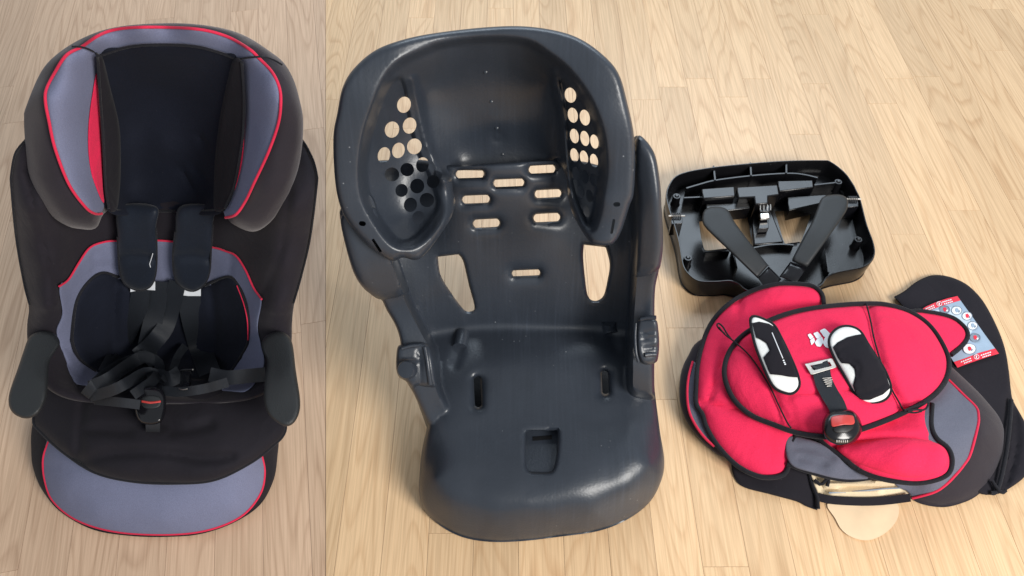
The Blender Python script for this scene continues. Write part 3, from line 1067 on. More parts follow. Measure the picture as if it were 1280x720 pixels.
# ================================================================== 2. bare plastic seat shell (middle)
S2 = thing('seat_shell', 'bare slate grey plastic seat shell with slotted backrest and perforated head wings', 'seat shell', 660, 580)
slots = [(587.5, 217.5, 35, 9.5, -.03), (677.5, 211.5, 33, 9.5, -.05), (636, 228.5, 38, 9, -.04), (595, 249, 34, 9.5, -.04), (685, 242, 33, 9.5, -.05), (608, 279, 33, 10, -.05), (683.5, 272, 33, 10, -.05),
         (657.5, 341, 35, 7, -.04)]
pslots = [(597, 490, 38, 8, math.pi / 2 - .05), (756.5, 478, 29, 8, math.pi / 2 - .05)]
tri = [[(547.5, 321), (547.5, 321), (573, 318), (573, 318), (579, 327), (586, 356), (593, 383), (589, 389), (580, 387), (564, 366), (551, 344)],
       [(730, 306), (730, 306), (757, 309), (757, 309), (762, 330), (759, 352), (754, 370), (744, 376), (735, 370), (731, 345), (729, 320)]]
pslot_poly = [slot(*s) for s in pslots]
BACK = Field([(560, 215, 'y', .845), (690, 210, 'y', .845), (500, 215, 'y', .90), (460, 210, 'y', .89), (740, 205, 'y', .90), (790, 190, 'y', .87), (620, 300, 'y', .815), (575, 300, 'y', .815), (700, 300, 'y', .815), (525, 300, 'y', .83),
              (470, 300, 'y', .82), (765, 300, 'y', .82), (790, 300, 'y', .80), (640, 400, 'y', .778), (595, 405, 'y', .777), (700, 395, 'y', .777), (545, 405, 'y', .772), (520, 380, 'y', .775), (775, 395, 'y', .773), (640, 470, 'y', .752),
              (560, 470, 'y', .748), (760, 470, 'y', .748), (640, 560, 'y', .74), (500, 440, 'y', .75), (810, 440, 'y', .75)])
PAN = Field([(600, 395, 'h', .112), (680, 385, 'h', .112), (760, 385, 'h', .112), (560, 440, 'h', .116), (600, 452, 'h', .124), (643, 447, 'h', .127), (697, 442, 'h', .127), (745, 442, 'h', .123), (785, 440, 'h', .116),
    (540, 480, 'h', .113), (600, 478, 'h', .119), (660, 474, 'h', .121), (730, 470, 'h', .119), (800, 475, 'h', .113), (600, 540, 'h', .109), (680, 540, 'h', .109), (760, 530, 'h', .109), (600, 600, 'h', .104), (680, 600, 'h', .105), (760, 592, 'h', .104),
    (565, 600, 'h', .102), (795, 585, 'h', .102), (545, 597, 'h', .094), (813, 580, 'h', .094), (526, 590, 'h', .06), (829, 580, 'h', .06), (524, 616, 'h', .045), (828, 602, 'h', .05),
    (546, 654, 'h', .006), (574, 670, 'h', .003), (608, 677, 'h', .003), (650, 677, 'h', .003), (699, 671, 'h', .003), (747, 664, 'h', .003), (782, 650, 'h', .006), (810, 630, 'h', .014),
    (562, 634, 'h', .070), (792, 616, 'h', .074), (620, 652, 'h', .066), (690, 647, 'h', .068), (742, 640, 'h', .068), (660, 630, 'h', .094), (600, 632, 'h', .088), (742, 618, 'h', .094), (530, 555, 'h', .08),
    (824, 540, 'h', .08), (545, 540, 'h', .104), (805, 535, 'h', .104), (660, 615, 'h', .101)])
RAIL_L = Field([(424, 271, 'y', .76), (435, 319, 'y', .735), (459, 364, 'y', .72), (470, 330, 'y', .735), (497, 335, 'y', .738), (483, 385, 'h', .248), (512, 388, 'h', .246), (500, 424, 'h', .215), (538, 424, 'h', .212), (497, 455, 'h', .195),
                (547, 455, 'h', .19), (520, 494, 'h', .152), (555, 488, 'h', .152), (534, 529, 'h', .108), (558, 514, 'h', .116)])
RAIL_R = Field([(825, 250, 'y', .755), (808, 200, 'y', .79), (792, 250, 'y', .775), (827, 302, 'y', .735), (795, 300, 'y', .75), (825, 330, 'y', .725), (792, 335, 'y', .738), (819, 361, 'y', .72), (790, 361, 'y', .727), (818, 400, 'y', .70),
                (787, 400, 'y', .708), (820, 440, 'h', .20), (787, 445, 'h', .20), (818, 490, 'h', .14), (790, 488, 'h', .142), (820, 505, 'h', .115)])
RL_POLY = np.array([(400, 235), (466, 235), (486, 290), (500, 330), (512, 366), (521, 386), (541, 424), (548, 440), (553, 480), (563, 514), (536, 535), (400, 540)], float)
RR_POLY = np.array([(850, 160), (790, 160), (786, 200), (786, 250), (789, 300), (787, 345), (783, 400), (782, 458), (786, 493), (821, 502), (850, 500)], float)


RLP, RRP = spline(RL_POLY, True, 3.2), spline(RR_POLY, True, 3.2)


def step_in(px, py, poly, w, shift=0.0):
    """0 outside a contour, 1 more than w pixels inside it"""
    dd = dist_poly(px, py, poly) * np.where(inside(px, py, poly), 1, -1)
    t = np.clip((dd + shift) / w, 0, 1)
    return t * t * (3 - 2 * t)


class ShellBody:
    """backrest plane and seat pan meeting in a crease, side rails raised above both"""

    def __init__(self, mods=()):
        self.mods = list(mods)

    def __call__(self, px, py):
        px = np.atleast_1d(np.asarray(px, float))
        py = np.atleast_1d(np.asarray(py, float))
        a, b = BACK(px, py), PAN(px, py)
        k = .016
        h = np.clip(.5 + .5 * (b - a) / k, 0, 1)
        d = b * (1 - h) + a * h - k * h * (1 - h)
        for F_, P_ in ((RAIL_L, RLP), (RAIL_R, RRP)):
            t = step_in(px, py, P_, 9.0)
            d = d * (1 - t) + np.minimum(F_(px, py), d) * t
        for m in self.mods:
            d = d + m(px, py)
        return d


SB = ShellBody()
crotch = [(657, 541), (657, 541), (664, 539), (692, 538), (692, 538), (697, 540), (696, 565), (692, 585), (686, 590), (672, 590), (661, 588), (657, 575)]
slot_mod = [groove([[(c - l / 2 + 4, y + 1.5), (c + l / 2 - 4, y + 1.5)] for c, y, l, w, r in slots], 9, .010),
            groove([[(597.5, 476), (597, 504)], [(757, 467), (756, 489)]], 8, .010)]


body2 = [(500, 200), (460, 204), (440, 232), (427, 258), (425, 272), (435, 319), (445, 347), (459, 364.5), (476, 374), (483, 387), (494, 406), (500, 424), (501, 440), (503, 465), (510, 480), (518, 494), (534, 529), (534, 533), (528.5, 557),
         (525, 584.6), (524, 616), (530, 637), (546, 654), (574, 670), (608, 677), (650, 676.6), (699, 671), (747, 664), (782, 650.5), (810, 630), (825, 605), (830.5, 578), (825, 539), (820, 501), (818, 480),
         (818, 440), (818, 399), (819, 361), (824, 335), (827, 302), (825, 250), (824, 228), (818, 194), (808, 176), (794, 170), (782, 190), (764, 208), (730, 202), (708, 200), (692, 200), (664, 201), (632, 203), (600, 205), (574, 207), (560, 206), (530, 200)]
shell_body = relief('shell_body', body2, SB, M['shell'], S2, step=3.2, along=[(RLP, (-1, 1, 3, 5, 7, 9.5)), (RRP, (-1, 1, 3, 5, 7, 9.5))], edge=7, drop=.012, thick=.008, holes=[slot(*s) for s in slots] + pslot_poly + tri + [crotch], hole_edge=5, hole_drop=.007,
       mods=slot_mod + [ groove([[(574, 440), (568, 456)], [(765, 422), (769, 436)]], 7, .004)], skirt=lambda x, y: y > 500)
# buckle recess with a dark strip at its top painted as the shade of a slit
cr_in = [(655, 542), (658, 537), (676, 536), (696, 536), (699, 541), (698, 566), (693, 588), (685, 593), (672, 593), (660, 590), (655, 575)]


def recess(px, py):
    return .0082 + .016 * np.clip((590 - py) / 45, 0, 1)


rc = relief('buckle_recess', cr_in, SB, M['shell'], S2, step=3, edge=0, thick=.003, mods=[recess])
relief('buckle_slit_shade', [(666, 546), (690, 544), (690, 549), (666, 551)], SB, M['dark'], rc, step=3, edge=0, thick=.001, mods=[recess], off=-.001, closed_spline=False)
relief('slot_shade_sheet', [(563, 445), (600, 450), (750, 440), (785, 455), (805, 600), (760, 640), (570, 645), (540, 600)], Field([(560, 450, 'h', .035), (790, 450, 'h', .035), (670, 600, 'h', .02), (560, 640, 'h', .02), (780, 640, 'h', .02)]), M['black_plastic'], S2, step=12, edge=0, thick=.004)  # black inner bottom added under the pan to darken its slots
for path in ([(578, 417), (577, 425), (575, 435)], [(761, 401), (761.5, 408), (763, 417)]):
    tube('strap_guide', path, SB, .0125, M['shell'], S2, off=.004, step=2, sides=18)
# side wings
sw = [(440, 262), (428, 268), (426, 280), (435, 319), (445, 347), (459, 364), (474, 374), (492, 373), (504, 369), (512, 362), (504, 345), (496, 325), (480, 300), (470, 260)]
relief('side_wing', sw, SB, M['shell'], S2, step=4, edge=12, drop=.018, thick=.006, off=-.016)
sw2 = [(796, 171), (806, 174), (819, 194), (825, 228), (827, 260), (829, 302), (826, 330), (822, 338), (808, 345), (793, 346), (790, 335), (793, 300), (792, 250), (788, 200)]
relief('side_wing', sw2, SB, M['shell'], S2, step=4, edge=12, drop=.018, thick=.006, off=-.016)
# pivots the armrests bolt onto
pv = relief('armrest_pivot', [(497, 434), (505, 430), (520, 428), (534, 430), (541, 445), (545, 470), (547, 483), (535, 484), (522, 482), (516, 486), (508, 477), (498, 470), (495, 456)], SB, M['shell'], S2, step=3, edge=6, drop=.012,
            thick=.006, off=-.016, mods=[groove([[(497, 452), (520, 452)], [(524, 440), (526, 478)]], 3, .004)])
lathe('pivot_boss', 511, 462, .212, [(.0135, 0), (.0135, .010), (.012, .013), (.004, .014)], M['shell'], pv, axis=(-.25, -.55, .8))
tube('pivot_rib', [(531, 434), (534, 450), (536, 466), (538, 480)], SB, .0035, M['shell'], pv, off=-.017)
tube('pivot_rib', [(502, 436), (512, 433), (524, 432)], SB, .0026, M['shell'], pv, off=-.017)
pv = relief('armrest_pivot', [(797, 402), (806, 398), (820, 400), (823, 412), (824, 430), (823, 445), (820, 453), (808, 456), (800, 450), (796, 430)], SB, M['shell'], S2, step=3, edge=5, drop=.012, thick=.006, off=-.018,
            mods=[groove([[(803, 416), (822, 414)], [(804, 424), (823, 422)], [(806, 436), (822, 434)]], 2.4, .003)])
tube('pivot_rib', [(801, 399), (810, 397), (820, 397)], SB, .0032, M['shell'], pv, off=-.018)
tube('pivot_rib', [(806, 444), (813, 443), (820, 443)], SB, .0036, M['shell'], pv, off=-.020)
tube('pivot_rib', [(795, 404), (794, 420), (795, 440), (798, 452)], SB, .0024, M['shell'], pv, off=-.012)

RIM = Field([(417, 180, 'y', .765), (428, 110, 'y', .79), (469, 63, 'y', .82), (546, 41, 'y', .85), (608, 34, 'y', .86), (702, 40, 'y', .85), (761, 75, 'y', .82), (784, 128, 'y', .79), (793, 190, 'y', .765), (789, 250, 'y', .74),
             (777, 288, 'y', .725), (745, 307, 'y', .715), (421, 235, 'y', .745), (435, 278, 'y', .73), (469, 314, 'y', .715), (490, 326, 'y', .712), (521, 322, 'y', .72),
             (551, 55, 'y', .845), (497, 79, 'y', .812), (466, 134, 'y', .782), (455, 169, 'y', .77), (450, 207, 'y', .758), (462, 269, 'y', .734), (657, 51, 'y', .848), (712, 89, 'y', .82), (747, 145, 'y', .785),
             (755, 190, 'y', .77), (752, 250, 'y', .745), (605, 48, 'y', .852), (500, 300, 'y', .726), (537, 312, 'y', .732), (556, 288, 'y', .752), (568, 262, 'y', .785), (566, 240, 'y', .808), (735, 290, 'y', .733), (712, 262, 'y', .78),
             (709, 228, 'y', .812)])
BUCKET = Field([(551, 60, 'y', .872), (520, 75, 'y', .855), (497, 85, 'y', .836), (480, 104, 'y', .822), (466, 136, 'y', .806), (455, 170, 'y', .795), (450, 208, 'y', .784), (453, 242, 'y', .77), (464, 269, 'y', .757),
                (657, 56, 'y', .875), (688, 72, 'y', .862), (712, 92, 'y', .842), (733, 119, 'y', .825), (747, 147, 'y', .808), (755, 190, 'y', .792), (755, 230, 'y', .777), (750, 270, 'y', .757), (605, 54, 'y', .878),
                (518, 107, 'y', .872), (527, 160, 'y', .866), (537, 195, 'y', .85), (556, 235, 'y', .812), (560, 262, 'y', .785), (548, 288, 'y', .755), (530, 308, 'y', .737), (490, 180, 'y', .832), (505, 220, 'y', .822),
                (510, 270, 'y', .784), (497, 135, 'y', .848), (480, 230, 'y', .80), (500, 300, 'y', .74),
                (620, 100, 'y', .899), (620, 150, 'y', .893), (560, 100, 'y', .895), (680, 100, 'y', .895), (620, 205, 'y', .874), (575, 205, 'y', .870), (690, 197, 'y', .870), (555, 150, 'y', .887), (684, 150, 'y', .886),
                (540, 110, 'y', .89), (692, 95, 'y', .886), (702, 141, 'y', .872), (707, 187, 'y', .852), (709, 228, 'y', .815), (714, 257, 'y', .785), (732, 290, 'y', .74), (724, 150, 'y', .842), (732, 190, 'y', .815), (730, 240, 'y', .79)])
IN_POLY = spline([(551, 53), (532, 60), (497, 77), (479, 99), (465, 133), (454, 168), (449, 206), (451, 242), (463, 271), (488, 306), (510, 312), (530, 303), (547, 284), (557, 262), (556, 240), (549, 222), (560, 225), (600, 230), (690, 225), (704, 222),
                  (708, 232), (716, 254), (730, 284), (742, 290), (749, 272), (754, 242), (758, 211), (756, 175), (748, 144), (734, 115), (713, 87), (689, 67), (658, 49), (605, 46)], True, 5)
FACE_L = spline([(500, 96), (484, 108), (471, 138), (462, 171), (457, 207), (460, 242), (472, 270), (494, 299), (512, 301), (529, 289), (543, 270), (549, 255), (546, 240), (537, 217), (527, 196), (518, 170), (512, 140), (508, 112)], True, 5)
FACE_R = spline([(699, 100), (712, 108), (727, 124), (742, 150), (749, 178), (751, 211), (747, 242), (741, 272), (733, 282), (722, 258), (714, 232), (711, 205), (709, 178), (706, 140)], True, 5)


RIDGES = groove([[(516, 100), (522, 130), (528, 160), (535, 184), (544, 204), (556, 226)], [(693, 92), (698, 118), (703, 145), (707, 180), (709, 210), (714, 240)]], 5.5, -.009)


class ShellHead:
    def __call__(self, px, py):
        px = np.atleast_1d(np.asarray(px, float))
        py = np.atleast_1d(np.asarray(py, float))
        t = step_in(px, py, IN_POLY, 12.0, 3.0)
        d = RIM(px, py) * (1 - t) + BUCKET(px, py) * t
        return d + RIDGES(px, py) + .013 * step_in(px, py, FACE_L, 6.0, 2.0) + .011 * step_in(px, py, FACE_R, 5.0, 2.0)


SH = ShellHead()
head2 = [(417, 166), (421.5, 141.5), (428, 110), (442, 86), (469, 63), (504, 49.5), (546, 41), (608, 34), (657, 33), (702, 40), (733, 53), (761, 75.5), (775, 96), (784, 128), (792, 166), (794, 204), (792, 242), (787, 257),
         (777, 288), (768, 303), (757, 307), (744, 306), (735, 300), (718, 272), (711, 250), (708, 225), (700, 206), (690, 203), (655, 208), (620, 213), (575, 213), (566, 216), (566, 235), (569, 253), (564, 272), (552, 291), (535, 314),
         (521, 325), (504, 322), (490, 326), (469, 314), (452, 299), (435, 278), (426, 260), (420, 235), (417, 200)]
holesL = [(505, 131), (490, 162), (512, 157), (480, 194), (498, 188), (518, 183), (490, 218), (509, 212), (528, 206), (502, 238), (521.5, 232.5), (541.5, 227), (513, 256), (533.7, 250), (523, 272)]
holesR = [(713, 119, 7, 9.5), (716, 144, 6.2, 9.5), (731, 147, 6.2, 10), (718, 170, 5.4, 9.2), (731, 173, 5.4, 9.6), (743, 177, 5, 9), (718, 194, 5, 8.8), (730, 197, 5, 9), (742.5, 201, 4.8, 8.8), (720, 217, 4.6, 8.4),
          (731, 221, 4.8, 8.6), (742, 225, 4.4, 8.4), (726, 240, 4.4, 8), (737, 245, 4.4, 8.2), (733, 264, 3.8, 7.6)]
hh = [ellipse(x, y, 8.4 + .7 * math.sin(x * 1.7 + y), (9.6 if y < 200 else 8.8) + .6 * math.cos(x + y * .7), .25) for x, y in holesL] + [ellipse(x, y, a, b, -.2) for x, y, a, b in holesR]
hh += [slot(453, 279.5, 9, 6, .15), slot(471, 307, 20, 3.4, 1.0), slot(771, 255.5, 9, 5.5, -.05), slot(766, 283, 19, 3.4, 1.75)]
shell_head = relief('shell_headrest', head2, SH, M['shell'], S2, step=3.0, edge=8, drop=.014, along=[(IN_POLY, (-3.5, -1.5, 0.5, 2.5, 4.5, 6.5, 9)), (FACE_L, (-2.5, -0.5, 1.5, 3.5, 5)), (FACE_R, (-2.5, -0.5, 1.5, 3.5))], thick=.008, holes=hh, mods=[dimple([(622, 171)], 8, .004), dimple([(622, 171)], 3, -.003)])
for (x, y) in ((607, 90), (614, 127), (621, 160), (628, 193)):
    q = at(x, y, float(SH(x, y)[0]))
    o = lathe('vent_nub', x, y, q[2], [(.0022, 0), (.0022, .0012), (.0008, .0018)], M['shell'], S2, axis=(0, -.85, .5), sides=10)

# ================================================================== 3. upturned black tray (right, back)
S3 = thing('booster_tray', 'upturned black ribbed plastic tray with two window openings and two armrests', 'plastic tray', 965, 300)
rim = [(832.5, 244), (835, 233), (842, 222), (853, 216), (875.5, 211), (914, 206), (975.5, 201), (1028, 200), (1039, 202), (1056, 215), (1067, 230), (1071, 238), (1076, 249), (1084, 280), (1092, 302), (1094, 316), (1089.4, 327),
       (1078, 334), (1059, 338), (1045, 341), (1034, 347), (1022, 359), (980, 362), (938, 364), (923, 355), (912, 351), (895, 352), (873, 351), (860, 342), (853, 330), (848, 302), (842, 280), (837, 265), (834, 254)]
RS = spline(rim, True, 4)
RH = .050


def rim_h(p):
    """the front wall of the tray is cut lower in the middle"""
    x, y = p[:, 0], p[:, 1]
    return RH - 0.012 * np.clip((y - 330) / 20, 0, 1) * np.clip(1 - np.abs(x - 980) / 62, 0, 1) ** 0.5


hr = rim_h(RS)
R3 = at(RS[:, 0], RS[:, 1], d_h(RS[:, 0], RS[:, 1], hr))
cen3 = R3.mean(0)


def ringpts(inset, z):
    v = R3.copy()
    dirv = cen3[None, :2] - v[:, :2]
    dirv /= np.linalg.norm(dirv, axis=1, keepdims=True)
    v[:, :2] += dirv * inset
    v[:, 2] = z
    return v


rows = [ringpts(.004, .002), ringpts(.0015, hr * 0.5), ringpts(-.0005, hr - .002), ringpts(.0005, hr), ringpts(.0022, hr), ringpts(.003, hr - .0015), ringpts(.006, .03), ringpts(.010, .016), ringpts(.008, .012), ringpts(.002, .004)]
vv = np.concatenate(rows)
n3 = len(RS)
ff = []
for i in range(len(rows)):
    i2 = (i + 1) % len(rows)
    for k in range(n3):
        l = (k + 1) % n3
        ff.append((i * n3 + k, i * n3 + l, i2 * n3 + l, i2 * n3 + k))
link_mesh('tray_wall', vv, ff, M['black_plastic'], S3, angle=40)
# tray floor with two openings, its outline following the foot of the wall


def proj(P):
    """where a point of the place appears in the picture"""
    q = np.asarray(P, float) - np.array([0, 0, H])
    dd = q[..., 1] * CT - q[..., 2] * ST
    uu = q[..., 1] * ST + q[..., 2] * CT
    return np.stack([640 + FPX * q[..., 0] / dd, 360 - FPX * uu / dd], -1)


foot = proj(ringpts(.007, .017))
TF = Field([(850, 250, 'h', .016), (1060, 240, 'h', .016), (1080, 330, 'h', .016), (870, 340, 'h', .016), (965, 290, 'h', .016)])
opL = [(874, 277), (874, 277), (934, 270), (934, 270), (940, 303), (940, 308), (904, 311), (884, 313), (880, 310), (876, 295)]
opR = [(968.5, 264), (968.5, 264), (1016, 263), (1016, 263), (1002, 300), (1000, 302), (984, 304), (980, 302)]
relief('tray_floor', [tuple(p) for p in foot[::2]], TF, M['black_plastic'], S3, step=6, edge=0, thick=.003, holes=[opL, opR], angle=60)
# curved rib along the trough with three cross ribs
ribp = [(858, 235), (875, 230), (895, 225), (939, 219.5), (984, 216.5), (1005, 218), (1022, 222)]


def upright(name, path, h1, h0, m, parent, th=.0016, step=5):
    S = spline(path, False, step)
    A = at(S[:, 0], S[:, 1], d_h(S[:, 0], S[:, 1], h1))
    T = np.gradient(A, axis=0)[:, :2]
    T /= np.linalg.norm(T, axis=1, keepdims=True)
    N = np.stack([-T[:, 1], T[:, 0]], -1) * th
    v = []
    for s in (-1, 1):
        for z in (h1, h0):
            q = A.copy()
            q[:, :2] += N * s
            q[:, 2] = z
            v.append(q)
    n = len(S)
    f = []
    order = [0, 1, 3, 2]
    for a in range(4):
        b = (a + 1) % 4
        for k in range(n - 1):
            f.append((order[a] * n + k, order[b] * n + k, order[b] * n + k + 1, order[a] * n + k + 1))
    f.append(tuple(o * n for o in order))
    f.append(tuple(o * n + n - 1 for o in order)[::-1])
    return link_mesh(name, np.concatenate(v), f, m, parent, angle=30)


upright('long_rib', ribp, .042, .016, M['black_plastic'], S3)
for a, b in (((892, 207), (894, 225)), ((938, 203), (939, 219)), ((983, 201), (983, 216))):
    upright('cross_rib', [a, b], .045, .016, M['black_plastic'], S3, step=20)
upright('cross_rib', [(855, 247), (878, 246)], .04, .016, M['black_plastic'], S3, step=20)
upright('cross_rib', [(1018, 231), (1045, 228)], .04, .016, M['black_plastic'], S3, step=20)
for poly, h in (([(877, 236), (918, 233), (919, 245), (879, 248)], .058), ([(972, 226), (1016, 225), (1017, 234), (974, 239)], .058), ([(882, 255), (937, 253), (938, 260), (884, 266)], .045),
                ([(984, 246), (1033, 243), (1035, 252), (986, 263)], .045)):
    prism('guide_box', poly, h, .014, M['black_plastic'], S3, bevel=.002)
prism('centre_bracket', [(921, 234), (972, 231), (974, 243), (960, 245), (960, 254), (944, 255), (943, 246), (923, 247)], .062, .014, M['black_plastic'], S3, bevel=.002)
prism('centre_post', [(943, 255), (962, 254), (966, 268), (980, 303), (942, 306), (940, 280)], .028, .012, M['black_plastic'], S3, bevel=.003)
upright('cross_rib', [(882, 316), (900, 314), (912, 313)], .028, .012, M['black_plastic'], S3)
upright('cross_rib', [(940, 310), (960, 306), (978, 305), (992, 306)], .030, .012, M['black_plastic'], S3)
upright('cross_rib', [(1032, 310), (1036, 340)], .035, .012, M['black_plastic'], S3)
upright('cross_rib', [(916, 312), (921, 335)], .030, .012, M['black_plastic'], S3)
lt = prism('latch', [(949, 257), (962, 256), (963, 264), (950, 265)], .052, .03, M['gloss_black'], S3, bevel=.001)
prism('latch_plate', [(950.5, 266.5), (961, 266), (962, 272), (951, 273)], .052, .046, M['metal'], lt, bevel=.0008)
prism('latch_tongue', [(951, 274), (961, 273.5), (961, 285), (948, 286)], .042, .03, M['gloss_black'], lt, bevel=.001)
for x in (950, 954.5, 959, 963):
    tube('latch_pin', [(x, 255.5), (x + .5, 259), (x + .2, 262.5)], TF, .0009, M['matte_metal'], lt, off=-.058, step=2, sides=6)
for (x, y) in ((846, 245), (860, 322), (1048, 227), (1073, 299)):
    p_ = lathe('screw_post', x, y, .040, [(.011, -.026), (.0085, -.02), (.0078, -.002), (.0072, 0), (.0048, 0), (.0045, -.004)], M['black_plastic'], S3)
    lathe('screw_head', x, y, .040, [(.0040, -.005), (.0040, .001), (.0028, .002)], M['gloss_black'], p_, sides=6)
for (x, y, s) in ((846, 270, 1), (1066, 249, -1)):
    c = on_floor(x, y, .052)
    pts = []
    for k in range(60):
        t = k / 59 * 5 * 2 * math.pi
        pts.append((c[0] + (k / 59 - .5) * .018, c[1] + .0055 * math.cos(t), c[2] + .0055 * math.sin(t)))
    sp = tube('hinge_spring', pts, None, .0011, M['dark_metal'], S3, step=.0016, sides=6, world=True)
    tube('hinge_pin', [(c[0] - .016, c[1], c[2]), (c[0], c[1] + .001, c[2]), (c[0] + .016, c[1], c[2])], None, .0018, M['matte_metal'], sp, step=.006, sides=8, world=True)
    prism('hinge_block', [(x - 7, y + 3), (x + 7, y + 2), (x + 7, y + 9), (x - 7, y + 10)], .05, .016, M['gloss_black'], S3, bevel=.001)
# armrests laid in the tray
ra = Field([(880, 265, 'h', .085), (912, 265, 'h', .085), (950, 340, 'h', .060), (900, 310, 'h', .08), (940, 300, 'h', .08)])
aa = relief('armrest', [(878, 269), (881, 262), (890, 258.5), (903, 259), (911, 264), (918, 277), (938, 304), (960, 331), (960, 332), (947, 347), (946, 347), (915, 317), (884, 287), (878, 277)], ra, M['arm_plastic'], S3, step=4, edge=4, drop=.008, thick=.018)
relief('armrest_end', [(961, 333), (977, 349), (960, 366), (947, 347)], ra, M['gloss_black'], aa, step=4, edge=2, drop=.004, thick=.012, off=.006, closed_spline=False)
rb = Field([(1025, 248, 'h', .09), (1060, 250, 'h', .09), (1000, 330, 'h', .062), (1010, 280, 'h', .083), (1040, 300, 'h', .083)])
aa = relief('armrest', [(1025, 251), (1029, 246), (1038, 243.5), (1051, 243.5), (1059, 248), (1060, 256), (1056, 267), (1034, 299), (1009, 334), (1009, 334), (989, 326), (989, 326), (1001, 303), (1014, 279), (1021, 262)], rb, M['arm_plastic'], S3, step=4, edge=4,
            drop=.008, thick=.018)
relief('armrest_end', [(988, 327), (1008, 335), (996, 353), (974, 346)], rb, M['gloss_black'], aa, step=4, edge=2, drop=.004, thick=.012, off=.006, closed_spline=False)

# ================================================================== 4. the pile of covers (right, front)
# cream lining flap on the floor
CL = Field([(1034, 633, 'h', .003), (1118, 633, 'h', .003), (1081, 675, 'h', .0024), (1078, 650, 'h', .003)])

S4 = thing('black_cover', 'black fabric cover with a printed instruction label, spread under the other covers', 'seat cover', 1200, 560)
K1 = Field([(1117, 371, 'h', .015), (1177, 344, 'h', .012), (1255, 434, 'h', .012), (1265, 495, 'h', .012), (1200, 420, 'h', .022), (1280, 560, 'h', .012), (1250, 614, 'h', .008), (915, 576, 'h', .010), (1022, 635, 'h', .006),
            (963, 618, 'h', .008), (980, 580, 'h', .02), (1100, 500, 'h', .03), (1230, 480, 'h', .02)])
bc = [(1117, 371), (1117, 371), (1130, 364), (1144, 353), (1161, 345), (1177, 344), (1196, 349), (1213, 359), (1230, 378), (1246, 408), (1256, 435), (1261, 463), (1264, 490), (1267, 502), (1283, 532), (1290, 560), (1284, 592), (1256, 614),
      (1241, 618), (1225, 617), (1190, 600), (1120, 590), (1060, 575), (1020, 560), (1015, 590), (1021, 610), (1022, 638), (1022, 638), (1008, 633), (996, 627), (963, 618), (930, 609), (918, 597), (914, 578), (920, 560), (980, 500), (1060, 440), (1130, 400)]
cover1 = relief('cover_body', bc, K1, M['black_fabric'], S4, edge=6, drop=.006, thick=.008,
                mods=[groove([[(1262, 500), (1256, 560), (1246, 610)], [(1268, 505), (1270, 560), (1256, 608)]], 5, .007), wobble(50, .002, 21)])
tube('binding', [(1264, 500), (1262, 530), (1257, 570), (1247, 612), (1238, 616)], K1, .0035, M['binding'], S4, off=-.002)
tube('tag_cord', [(1240, 601), (1246, 610), (1252, 616), (1257, 613)], K1, .003, M['binding'], S4, off=-.006)
# instruction label
lab_out = [(1147, 390), (1158, 383), (1171.7, 377), (1184, 373), (1196.7, 370), (1214, 394), (1231, 418), (1248.7, 442), (1235, 446), (1220, 451), (1206, 456), (1197, 459.6), (1188, 446), (1172, 424)]
lb = relief('instruction_label', lab_out, K1, M['label_blue'], S4, step=4, edge=0, thick=.001, off=-.0035, closed_spline=False)


def label_part(name, poly, m, off=-.0042, sp=False):
    return relief(name, poly, K1, m, lb, step=3, edge=0, thick=.0005, off=off, closed_spline=sp)


label_part('label_band', [(1147, 390), (1158, 383), (1171.7, 377), (1184, 373), (1196.7, 370), (1200.5, 375.5), (1188, 379), (1175, 383), (1162, 388), (1154, 393)], M['label_red'])
label_part('label_band', [(1244, 435.5), (1248.7, 442), (1235, 446), (1220, 451), (1206, 456), (1197, 459.6), (1192.3, 452.5), (1206, 448), (1224, 441)], M['label_red'])
label_part('label_field', [(1160, 391), (1176, 386), (1190, 383), (1203, 389), (1213, 401), (1216, 412), (1210, 424), (1200, 434), (1190, 442), (1180, 430), (1168, 410)], M['label_pale'])
for (x, y, r, hatch) in ((1181, 387, 6.2, 1), (1196, 388, 6.4, 0), (1209, 395, 6.2, 2), (1216, 407, 6.2, 0), (1219, 422, 6.4, 1), (1212, 436, 8, 2)):
    ic = label_part('icon', ellipse(x, y, r, r * .82, 0, 14), M['label_ink'] if hatch == 1 else M['white'], -.0050, True)
    tube('icon_ring', ellipse(x, y, r, r * .82, 0, 14), K1, .0005, M['label_ink'], lb, off=-.0054, closed=True, step=2, sides=5)
    label_part('icon_mark', [(x - 2, y - 2.4), (x + 1.4, y - 2.8), (x + 2.6, y + .4), (x + .6, y + 2.8), (x - 1.6, y + 1.4)], M['label_red'] if hatch != 0 else M['label_blue'], -.0056, True)
    label_part('icon_mark', [(x + 1.6, y + 1), (x + 4, y - .5), (x + 4.2, y + 1.4), (x + 2.2, y + 3)], M['label_ink'] if hatch != 1 else M['white'], -.0057, True)
